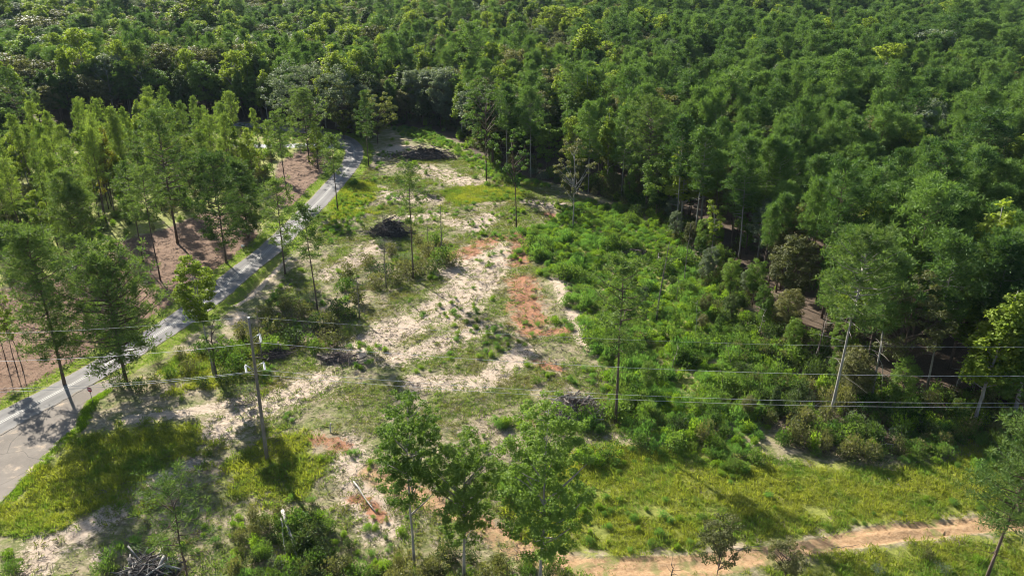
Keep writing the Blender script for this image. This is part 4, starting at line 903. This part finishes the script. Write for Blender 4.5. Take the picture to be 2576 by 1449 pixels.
for i in big:
    wz = near_mark(wq[i, 0], wq[i, 1])
    s = size[i] * (0.9 if wl[i] else 1.0)
    place_bush(('weed', 'weed', 'weed', 'weed', 'green', 'bright')[rb.integers(6)] if wl[i] == 0 else 'weed', wq[i, 0], wq[i, 1], s, ('feathery green weed clump ' + wz, 'feathery green weed clump along the back forest wall', 'feathery green weed clump above the right grass')[wl[i]],
               ('weed clumps ' + wz, 'weed clumps along the forest wall', 'weed clumps above the right grass')[wl[i]], s * rb.uniform(0.85, 1.25), 'weed_clump', 'weed')
def protos_of(*ks):
    out, mats = [], []
    for k in ks:
        for a in BUSH[k]:
            for mm in (MT['redlog'], MT[a[4]]):
                if mm not in mats: mats.append(mm)
            out.append(Geo().join(a[2], mats.index(MT['redlog'])).join(a[3], mats.index(MT[a[4]])))
    return out, mats
pp, mm = protos_of('weed', 'bright')
w2 = wq[~isbig]; extra = np.vstack([fill(WEEDS[0], 1.3, rb), fill(WEEDS[1], 1.5, rb), fill(GLADE, 2.2, rb), fill(gpoly([(800, 575), (880, 480), (940, 500), (900, 560), (830, 620)]), 1.5, rb), fill(gpoly([(1170, 560), (1250, 550), (1240, 600), (1180, 600)]), 1.7, rb, .45, lambda x, y: .5 + 0 * x)])
spz = gpoly([(960, 380), (1180, 400), (1420, 475), (1500, 520), (1400, 560), (1380, 690), (1500, 880), (1560, 1080), (1450, 1130), (1300, 1210), (1350, 1380), (1480, 1480), (-40, 1480), (120, 1330), (520, 1090), (600, 860), (800, 580)])
ex2 = fill(spz, 1.25, rb, .48, lambda x, y: 0.5 * sstep(.52, .68, fbm(x * .14, y * .14, 61, 4))); ex2 = ex2[droad(ex2[:, 0], ex2[:, 1]) > 4.5]
ex3 = fill(LUSH[0], 1.6, rb, .48, lambda x, y: 0.8 * sstep(.42, .62, fbm(x * .12, y * .12, 65, 3)))
ex3 = ex3[~inside(ex3[:, 0], ex3[:, 1], TRACK)]
extra = np.vstack([extra, ex2, ex3])
w2 = np.vstack([w2, extra]); n = len(w2); s = np.concatenate([rb.uniform(.5, 1.0, n - len(extra)), rb.uniform(.25, .65, len(extra))])
scatter('weeds', np.column_stack([w2, hgt(w2[:, 0], w2[:, 1]) - .03]), rz(n, rb), np.column_stack([s, s, s * rb.uniform(.8, 1.2, n)]), rb.integers(0, len(pp), n), pp, mm, 'low feathery green weeds filling the gaps between the clumps', 'weeds')
# undergrowth: forest floor edges and the thinned stand
pp, mm = protos_of('green', 'olive', 'dark', 'bright')
u1 = fill(STAND, 2.6, rb, .48, lambda x, y: 0.30 + 0.5 * vnoise(x * .1, y * .1, 6))
u2 = fill(LEFTLOT, 3.0, rb, .48, lambda x, y: np.where(np.maximum.reduce([inside(x, y, m_) for m_ in MULCH]) | (droad(x, y) < 6), 0, .35))
u4 = np.vstack([fill(MESS, 2.0, rb, .48, lambda x, y: .7 + 0 * x), fill(gpoly([(2200, 990), (2700, 1000), (2700, 1120), (2470, 1090), (2250, 1050)]), 1.8, rb)])
u3 = q[(edge_d < 16)] + rb.normal(0, 2.0, (int((edge_d < 16).sum()), 2)); u3 = u3[~inside(u3[:, 0], u3[:, 1], CLEAR) & (droad(u3[:, 0], u3[:, 1]) > 5)]
ua = np.vstack([u1, u2, u3, TANGLE, RIMP, u4]); n = len(ua); s = rb.uniform(.5, 1.3, n); s[len(u1) + len(u2) + len(u3):][:len(TANGLE)] *= .7
scatter('undergrowth', np.column_stack([ua, hgt(ua[:, 0], ua[:, 1]) - .03]), rz(n, rb), np.column_stack([s, s, s * rb.uniform(.8, 1.6, n)]), rb.integers(0, len(pp), n), pp, mm, 'leafy undergrowth beneath the trees of the stand and forest edge', 'undergrowth')

# ------------------------------------------------------------------ grasses
rgz = rg(41)
def grass(name, pts, matn, label, h, sc_lo, sc_hi, n=18, W=0.05, rad=0.28):
    pr = [tuft(rg(700 + i), n, h, rad, W) for i in range(5)]
    m = len(pts); s = rgz.uniform(sc_lo, sc_hi, m)
    return scatter(name, np.column_stack([pts, hgt(pts[:, 0], pts[:, 1])]), rz(m, rgz), np.column_stack([s, s, s * rgz.uniform(.7, 1.3, m)]), rgz.integers(0, 5, m), pr, [MT[matn]], label, 'grass')
ln = lambda x, y: 0.25 + 1.0 * vnoise(x * 0.45, y * 0.45, 8)
off = lambda p: p[(~inside(p[:, 0], p[:, 1], TRACK)) & (droad(p[:, 0], p[:, 1]) > 3.2) & (~inside(p[:, 0], p[:, 1], APRON))]
lp = off(np.vstack([fill2(p, 0.38, rgz, 2.4, 2.3, 0.33, 8 + i) for i, p in enumerate(LUSH)]))
grass('grass', lp, 'grass', 'thick yellow-green grass of the right-of-way and roadside patches', 0.42, 0.6, 1.5, 18, 0.055)
box_ = np.array([(ROADP[:, 0].min() - 8, 60), (-20, 60), (-20, 262), (ROADP[:, 0].min() - 8, 262)])
vp = fill(box_, 0.42, rgz, .48); dv = droad(vp[:, 0], vp[:, 1]); vp = vp[(dv > 2.9) & (dv < 5.2 + 0.8 * vnoise(vp[:, 0] * .3, vp[:, 1] * .3, 3)) & ~inside(vp[:, 0], vp[:, 1], APRON)]
vp = vp[(seg_dist(vp[:, 0], vp[:, 1], DITCH) > 0.6)]
ae = catmull(list(APRON[2:10]), 30); av = np.repeat(ae, 10, 0) + rgz.uniform(-1.2, 1.2, (len(ae) * 10, 2)); av = av[~inside(av[:, 0], av[:, 1], APRON) & (droad(av[:, 0], av[:, 1]) > 3.2)]
grass('verge_grass', np.vstack([vp, av]), 'verge', 'bright green mown grass along both road verges', 0.26, 0.6, 1.2, 18, 0.05)
def sparse(x, y):
    u_ = fbm(x * 0.16, y * 0.16, 61, 4); ms = np.zeros(len(x))
    for S in (SAND, CLAY):
        for pts, hw in S: ms = np.maximum(ms, 1 - sstep(hw * .5, hw * 1.3, seg_dist(x, y, np.array([g(*p) for p in pts]))))
    return sstep(0.40, 0.62, u_) * (1 - 0.85 * ms) + 0.10
spz = gpoly([(960, 380), (1180, 400), (1420, 475), (1500, 520), (1400, 560), (1380, 690), (1500, 880), (1560, 1080), (1450, 1130), (1300, 1210), (1350, 1380), (1480, 1480), (-40, 1480), (120, 1330), (520, 1090), (600, 860), (800, 580)])
sp_ = off(fill(spz, 0.44, rgz, .48, sparse))
grass('sparse_grass', sp_, 'drygrass', 'patchy low weeds and grass scattered over the pale clearing soil', 0.34, 0.5, 1.5, 16, 0.06)
tp = fill(TRACK, 0.6, rgz, .48, lambda x, y: 0.9 * sstep(.46, .64, fbm(x * .35, y * .35, 5, 3)))
grass('track_grass', tp, 'drygrass', 'thin grass growing in strips on the dirt track', 0.25, 0.5, 1.1, 14, 0.05)
# twigs and slash lying over the clearing
def twig(rng):
    G2 = Geo()
    for _ in range(5):
        a = rng.uniform(0, 6.28); L_ = rng.uniform(.25, .8); o = rng.normal(0, .3, 2)
        d = np.array([math.cos(a) * L_, math.sin(a) * L_, rng.uniform(-.05, .2)]); b = np.array([o[0], o[1], .03])
        G2.add(*tube(np.array([b, b + d * .5 + [0, 0, .04], b + d]), [.022, .018, .008], 4, False))
    return G2
tw = np.vstack([fill(spz, 0.8, rgz, .48, lambda x, y: .3 + .65 * vnoise(x * .25, y * .25, 19)), *[fill(m_, 0.9, rgz, .48, lambda x, y: .7 + 0 * x) for m_ in MULCH], fill(MESS, 0.8, rgz)])
tw = off(tw); n = len(tw); s = rgz.uniform(.5, 1.4, n)
scatter('twig_litter', np.column_stack([tw, hgt(tw[:, 0], tw[:, 1])]), rz(n, rgz), np.column_stack([s, s, s]), rgz.integers(0, 8, n), [Geo().join(twig(rg(800 + i)), i % 2) for i in range(8)], [MT['redlog'], MT['log']], 'broken twigs and wood chips strewn over the cleared soil', 'debris')

# ------------------------------------------------------------------ brush heaps
def log_mesh(name, L_, r, rng, m):
    x_ = np.linspace(-L_ / 2, L_ / 2, 5); P = np.stack([x_, rng.normal(0, .05 * L_ / 3, 5), rng.normal(0, .04 * L_ / 3, 5)], 1)
    return np_mesh(name, *tube(P, np.linspace(r, r * .55, 5) * rng.uniform(.9, 1.1, 5), 7), None, [m], None, True)
LOGS = {k: [log_mesh('log', l, r, rg(900 + i), MT[k]) for i, (l, r) in enumerate(((3.2, .12), (2.4, .16), (4.2, .10), (1.8, .20), (2.8, .08), (3.6, .06)))] for k in ('darklog', 'log', 'bleached', 'redlog')}
def heap(dx, dy, rx, ry, hz, n, label, ms, seed, twigs=700, dirt='darklog'):
    b = g(dx, dy); r = rg(seed); e = empty('brush_pile', (b[0], b[1], float(hgt(*b)) - .05))
    for i in range(n):
        k = ms[r.integers(len(ms))]; a = r.uniform(0, 6.28); s = r.uniform(0, 1) ** .6
        s *= 1.2; o = obj('log', LOGS[k][r.integers(6)], e); px, py = rx * s * math.cos(a) * .9, ry * s * math.sin(a) * .9
        o.location = (px, py, hz * max(1 - s * s * .72, .02) * r.uniform(.3, 1.0) + .12); o.rotation_euler = (r.uniform(-.2, .2), r.uniform(-.45, .45), r.uniform(0, 6.28))
    G2 = Geo()                                                        # the tangle of thin branches and root soil inside
    for i in range(twigs):
        a = r.uniform(0, 6.28); s = r.uniform(0, 1) ** .55; s *= 1.18; hl = (0.55 + .9 * float(vnoise(a * 1.6, s * 2.2, seed))); c = np.array([rx * s * math.cos(a), ry * s * math.sin(a), hz * hl * max(1 - s * s * .72, 0.03) * r.uniform(.25, 1.05) + .05])
        d = norm(r.normal(size=3) * np.array([1, 1, .55])) * r.uniform(.4, 1.5)
        G2.add(*tube(np.array([c - d / 2, c + r.normal(0, .06, 3), c + d / 2]), [.03, .024, .009], 4, False), i % 2)
    th, ph = np.meshgrid(np.linspace(0, 2 * np.pi, 25), np.linspace(0, 1, 8)); k = .86 * (1 + .25 * (vnoise(th * 2.0, ph * 5, seed) - .5))
    V = np.stack([rx * ph * np.cos(th) * k, ry * ph * np.sin(th) * k, hz * .68 * (1 - ph ** 2) * (0.6 + .8 * vnoise(th * 3, ph * 6, seed + 1)) - .08], -1); nn = V.shape[:2]; I2 = np.arange(nn[0] * nn[1]).reshape(nn)
    G2.add(V.reshape(-1, 3), np.stack([I2[:-1, :-1], I2[:-1, 1:], I2[1:, 1:], I2[1:, :-1]], -1).reshape(-1, 4), 2)
    t_ = obj('branch_tangle', geo_mesh('branch_tangle', G2, [MT[ms[0]], MT[ms[-1]], MT[dirt]]), e); t_['kind'] = 'stuff'
    return tag(e, label, 'brush pile')
heap(1070, 396, 8.5, 4.2, 3.2, 60, 'long dark brush heap at the far end of the clearing near the road bend', ('darklog', 'darklog', 'redlog'), 1, 900)
heap(985, 588, 4.0, 3.0, 4.0, 46, 'tall dark brush heap behind the shrub clump in mid clearing', ('darklog', 'darklog', 'log'), 2, 800)
heap(1445, 1040, 3.4, 2.8, 2.6, 44, 'grey-brown brush heap beside the open-crowned pine below the weeds', ('redlog', 'log', 'bleached'), 3, 800, 'redlog')
heap(375, 1440, 2.6, 2.0, 1.5, 34, 'dark brush heap with pale broken branches behind the small open pine', ('darklog', 'log', 'bleached'), 4, 700)
heap(318, 308, 5.0, 3.0, 3.0, 26, 'dark brush heap with pale snags in the glade left of the road', ('darklog', 'log', 'bleached'), 5, 500)
heap(410, 290, 3.5, 2.0, 1.8, 18, 'small grey brush heap at the back of the glade', ('log', 'redlog'), 6, 300)
heap(1600, 640, 3.5, 2.2, 1.1, 16, 'low heap of dark slash half hidden in the feathery weeds', ('darklog', 'log', 'redlog'), 7, 350)
heap(1690, 660, 3.0, 1.6, 1.0, 16, 'low heap of pale branches in the weeds near the forest edge', ('log', 'bleached'), 8, 350)
heap(850, 905, 2.6, 1.6, .9, 14, 'low pile of dry branches at the edge of the dark shrub bank', ('redlog', 'log'), 9, 350, 'redlog')
heap(690, 895, 2.6, 1.8, .9, 14, 'low pile of brown slash under the dark bank shrubs near the pole', ('redlog', 'darklog'), 10, 350, 'redlog')

def fallen(p, q_, r, m, label, z0=.12, z1=.15, name='fallen_log'):
    a, b = g(*p), g(*q_); A = np.array([a[0], a[1], float(hgt(*a)) + z0]); B = np.array([b[0], b[1], float(hgt(*b)) + z1])
    rr = rg(int(p[0] + p[1])); t_ = np.linspace(0, 1, 6)[:, None]; P = A * (1 - t_) + B * t_ + np.vstack([np.zeros(3), rr.normal(0, .06, (4, 3)), np.zeros(3)])
    c = P.mean(0); c[2] = min(A[2], B[2]) - r
    o = obj(name, np_mesh(name, *tube(P - c, np.linspace(r, r * .5, 6), 7), None, [MT[m]], None, True), None, c)
    return tag(o, label, 'log')
fallen((890, 1215), (946, 1292), .10, 'bleached', 'long pale fallen pole lying on soil left of the foreground trees')
fallen((716, 1322), (748, 1408), .20, 'bleached', 'bleached white dead trunk propped among the bottom shrubs', 1.8, .25)
fallen((712, 1335), (722, 1405), .10, 'bleached', 'thin bleached trunk leaning against the thicker white dead trunk', 1.5, .15)
fallen((832, 1093), (834, 1082), .09, 'bleached', 'short white stake standing on the soil right of the utility pole', .0, 1.0, 'wooden_stake')
for i, (p, q_) in enumerate((((2050, 1085), (2150, 1110)), ((2090, 1075), (2180, 1050)), ((2235, 1085), (2330, 1068)), ((2310, 1060), (2400, 1075)), ((2180, 1120), (2260, 1128)), ((2150, 1008), (2240, 1025)), ((2010, 1050), (2060, 1020)), ((1990, 1110), (2080, 1125)),
                              ((2260, 1010), (2350, 1000)), ((1940, 1000), (1985, 960)), ((1880, 920), (1930, 890)))):
    fallen(p, q_, .09, ('bleached', 'log')[i % 2], ('pale' if i % 2 == 0 else 'grey') + ' fallen log in the tangled strip, number %s from the weed patch' % ('nine', 'seven', 'ten', 'eleven', 'eight', 'six', 'four', 'three', 'five', 'two', 'one')[i], .2, .5)
for i, (p, q_) in enumerate((((2230, 1200), (2265, 1232)), ((1850, 1385), (1920, 1378)), ((2090, 1378), (2160, 1368)), ((1250, 1275), (1300, 1262)))):
    fallen(p, q_, .05, 'log', ('thin stick lying in the right grass below the weeds', 'thin branch lying on the dirt track near the small trees', 'thin branch lying on the middle of the dirt track', 'thin branch lying across the clay tracks behind the foreground trees')[i], .1, .2, 'fallen_branch')
for i, (dx, dy) in enumerate(((1600, 700), (1560, 780), (1700, 760), (1750, 850), (1840, 930), (1900, 860), (1690, 930), (2140, 1000), (2330, 1030), (2390, 1010), (2460, 1020), (2050, 900))):
    b = g(dx, dy); e = empty('dead_sapling', (b[0], b[1], float(hgt(*b)) - .05), (rb.normal(0, .08), rb.normal(0, .08), 0)); obj('trunk', geo_mesh('trunk', snag(rg(820 + i), rb.uniform(3.5, 7.5), .06, 5), [MT['bleached' if i % 2 else 'log']], True), e)
    tag(e, 'thin bare dead stem standing in the weeds and tangled strip', 'dead sapling', 'dead stems in the weeds and tangled strip')
b = g(1687, 1462); e = empty('dead_sapling', (b[0], b[1], float(hgt(*b)) - .05)); obj('trunk', geo_mesh('trunk', snag(rg(77), 2.3, .07, 6), [MT['darklog']], True), e); tag(e, 'short dead dark sapling with side twigs on the dirt track edge', 'dead sapling')

# ------------------------------------------------------------------ utility pole with wires
PB = gr(783, 1349); pz = float(hgt(*PB)) - .3; PH = 18.4
pole_m = bark_mat('weathered_pole', (0.120, 0.098, 0.078), (0.250, 0.215, 0.180), 4)
steel = plain('galvanised_steel', (0.38, 0.39, 0.40), 0.4, 0.6, 0.12); porc = plain('grey_porcelain', (0.40, 0.42, 0.44), 0.25, 0, 0.12); wire_m = plain('aluminium_wire', (0.42, 0.43, 0.44), 0.6, 0.0, 0.1)
pole = empty('utility_pole', (PB[0], PB[1], pz)); tag(pole, 'tall weathered wooden utility pole with three bracketed insulator strings', 'utility pole')
obj('shaft', np_mesh('shaft', *tube(np.column_stack([np.linspace(0, .22, 8), np.zeros(8), np.linspace(0, PH + .3, 8)]), np.linspace(.23, .125, 8), 14), None, [pole_m], None, True), pole)
obj('pole_cap', np_mesh('pole_cap', *tube(np.array([[.22, 0, PH + .29], [.22, 0, PH + .36]]), [.135, .12], 14), None, [plain('cap', (.62, .6, .56), .6)], None, False), pole)
att = {}
def bracket(side, zb, reach, ln):
    r0 = .22 * zb / PH
    br = empty('bracket', (r0, 0, zb + .3)); br.parent = pole
    tip = np.array([side * reach, 0, .55])
    for yo in (-.10, .10):
        obj('strut', np_mesh('strut', *tube(np.array([[side * .14, yo, 0.0 if yo < 0 else -.55], tip + [0, yo * .3, 0]]), [.035, .03], 6), None, [steel], None, True), br)
    st = empty('insulator', (r0 + tip[0], 0, zb + .3 + tip[2])); st.parent = pole
    for k in range(7):
        z = -.12 - k * ln / 7.5
        obj('disc', np_mesh('disc', *tube(np.array([[0, 0, z], [0, 0, z - .03], [0, 0, z - .06]]), [.05, .125, .04], 12), None, [porc], None, False), st)
    obj('rod', np_mesh('rod', *tube(np.array([[0, 0, .03], [0, 0, -ln - .08]]), [.022, .022], 6), None, [steel], None, False), st)
    return np.array([PB[0] + r0 + tip[0], PB[1], pz + zb + .3 + tip[2] - ln - .08])
W1 = bracket(1, 15.95, 1.0, 1.05); W2 = bracket(1, 12.45, 1.05, 1.0); W3 = bracket(-1, 12.1, 1.05, 1.05)
W0 = np.array([PB[0] + .22, PB[1], pz + PH + .40])
yaw = math.radians(-2.5)
for (p, sag, r, lab, nm) in ((W0, 3.1, .008, 'thin top ground wire running from the tip of the utility pole', 'ground_wire'), (W1, 3.5, .016, 'upper conductor wire hung from the highest bracket of the utility pole', 'power_line'),
                        (W2, 3.6, .015, 'lower conductor wire hung right of the utility pole', 'power_line'), (W3, 3.7, .015, 'lower conductor wire hung left of the utility pole', 'power_line')):
    d1 = np.linspace(-95, 0, 60, endpoint=False); d2 = np.linspace(0, 150, 90); y1, y2 = math.radians(-2.5), math.radians(2.0)      # the line bends slightly at the pole
    P = np.vstack([np.column_stack([d1 * math.cos(y1), d1 * math.sin(y1), -4 * sag * (-d1 / 95) * (1 + d1 / 95)]), np.column_stack([d2 * math.cos(y2), d2 * math.sin(y2), -4 * sag * 1.72 * (d2 / 200) * (1 - d2 / 200)])])
    tag(obj(nm, np_mesh(nm, *tube(P, r, 6), None, [wire_m], None, True), None, p), lab, 'wire')

# ------------------------------------------------------------------ stop sign, roadside box
SB = gr(273, 1186); sz = float(hgt(*SB)); sg = empty('stop_sign', (SB[0], SB[1], sz - .1), (0, 0, math.radians(-14))); tag(sg, 'red octagonal stop sign on a dark post by the side road', 'stop sign')
obj('post', np_mesh('post', *tube(np.array([[0, 0.03, 0], [0, .03, 2.55]]), .035, 8), None, [plain('post', (.10, .10, .09), .7)], None, False), sg)
def octo(rad, y0, y1, m):
    a = np.pi / 8 + np.arange(8) * np.pi / 4; V = np.vstack([np.column_stack([rad * np.cos(a), np.full(8, y), rad * np.sin(a) + 2.25]) for y in (y0, y1)])
    F = [(0, 1, 2, 3), (0, 3, 4, 7), (4, 5, 6, 7), (11, 10, 9, 8), (15, 12, 11, 8), (15, 14, 13, 12)] + [(i, i + 8, (i + 1) % 8 + 8, (i + 1) % 8) for i in range(8)]
    return np_mesh('sign', V, np.array(F), None, [m])
white = plain('sign_white', (.78, .78, .76), .5, 0, .04); red = plain('sign_red', (.42, .018, .022), .45, 0, .08)
brd = obj('border', octo(.41, -.012, .0, white), sg); obj('sign_face', octo(.375, -.020, -.0125, red), sg)
fc_ = bpy.data.curves.new('lettering_curve', 'FONT'); fc_.body = 'STOP'; fc_.align_x = 'CENTER'; fc_.align_y = 'CENTER'; fc_.size = .30; fc_.extrude = .003; fc_.materials.append(white)
tmp = bpy.data.objects.new('lettering_text', fc_); COL.objects.link(tmp); bpy.context.view_layer.update()
lm_ = bpy.data.meshes.new_from_object(tmp.evaluated_get(bpy.context.evaluated_depsgraph_get())); bpy.data.objects.remove(tmp)
tx = bpy.data.objects.new('lettering', lm_); COL.objects.link(tx); tx.parent = sg; tx.location = (0, -.026, 2.25); tx.rotation_euler = (math.radians(90), 0, 0)
MB = gr(713, 735); bx = empty('roadside_box', (MB[0], MB[1], float(hgt(*MB)) - .05), (0, 0, .5)); tag(bx, 'small white box on a short post on the shaded verge left of the road', 'mailbox')
obj('post', np_mesh('post', *box(0, 0, .5, .1, .1, 1.0), None, [MT['log']]), bx)
th = np.linspace(0, np.pi, 9); prof = np.vstack([[.15, 0], np.column_stack([.15 * np.cos(th), .18 + .15 * np.sin(th)]), [-.15, 0]])
Vb = np.vstack([np.column_stack([np.full(len(prof), x_), prof[:, 0], prof[:, 1] + 1.0]) for x_ in (-.3, .3)]); k = len(prof)
Fb = [(i, (i + 1) % k, (i + 1) % k + k, i + k) for i in range(k)] + [(0, i, i + 1, i + 2) for i in range(1, k - 2, 2)] + [(k, k + i + 2, k + i + 1, k + i) for i in range(1, k - 2, 2)]
obj('box_shell', np_mesh('box_shell', Vb, np.array(Fb), None, [white]), bx); obj('flag', np_mesh('flag', *box(.1, -.17, 1.3, .12, .02, .18), None, [red]), bx)

# ------------------------------------------------------------------ haze
hzm, N, L, P, O = mat('haze_air'); N.remove(P); pv = N.new('ShaderNodeVolumePrincipled'); pv.inputs['Density'].default_value = 0.00003; pv.inputs['Density Attribute'].default_value = ''
pv.inputs['Color'].default_value = (0.66, 0.84, 1.0, 1); pv.inputs['Anisotropy'].default_value = 0.0; L.new(pv.outputs[0], O.inputs['Volume'])
Vh, Fh = box(0, 0, 0, 5300, 5300, 1); Vh[:, 2] = np.where(Vh[:, 2] < 0, float(Z.min()) - 1.0, max(59.0, float(Z.max()) + 36))
hz_ = obj('haze', np_mesh('haze', Vh, Fh, None, [hzm])); hz_['kind'] = 'stuff'; hz_['label'] = 'thin bluish summer haze over the far forest'; hz_['category'] = 'haze'
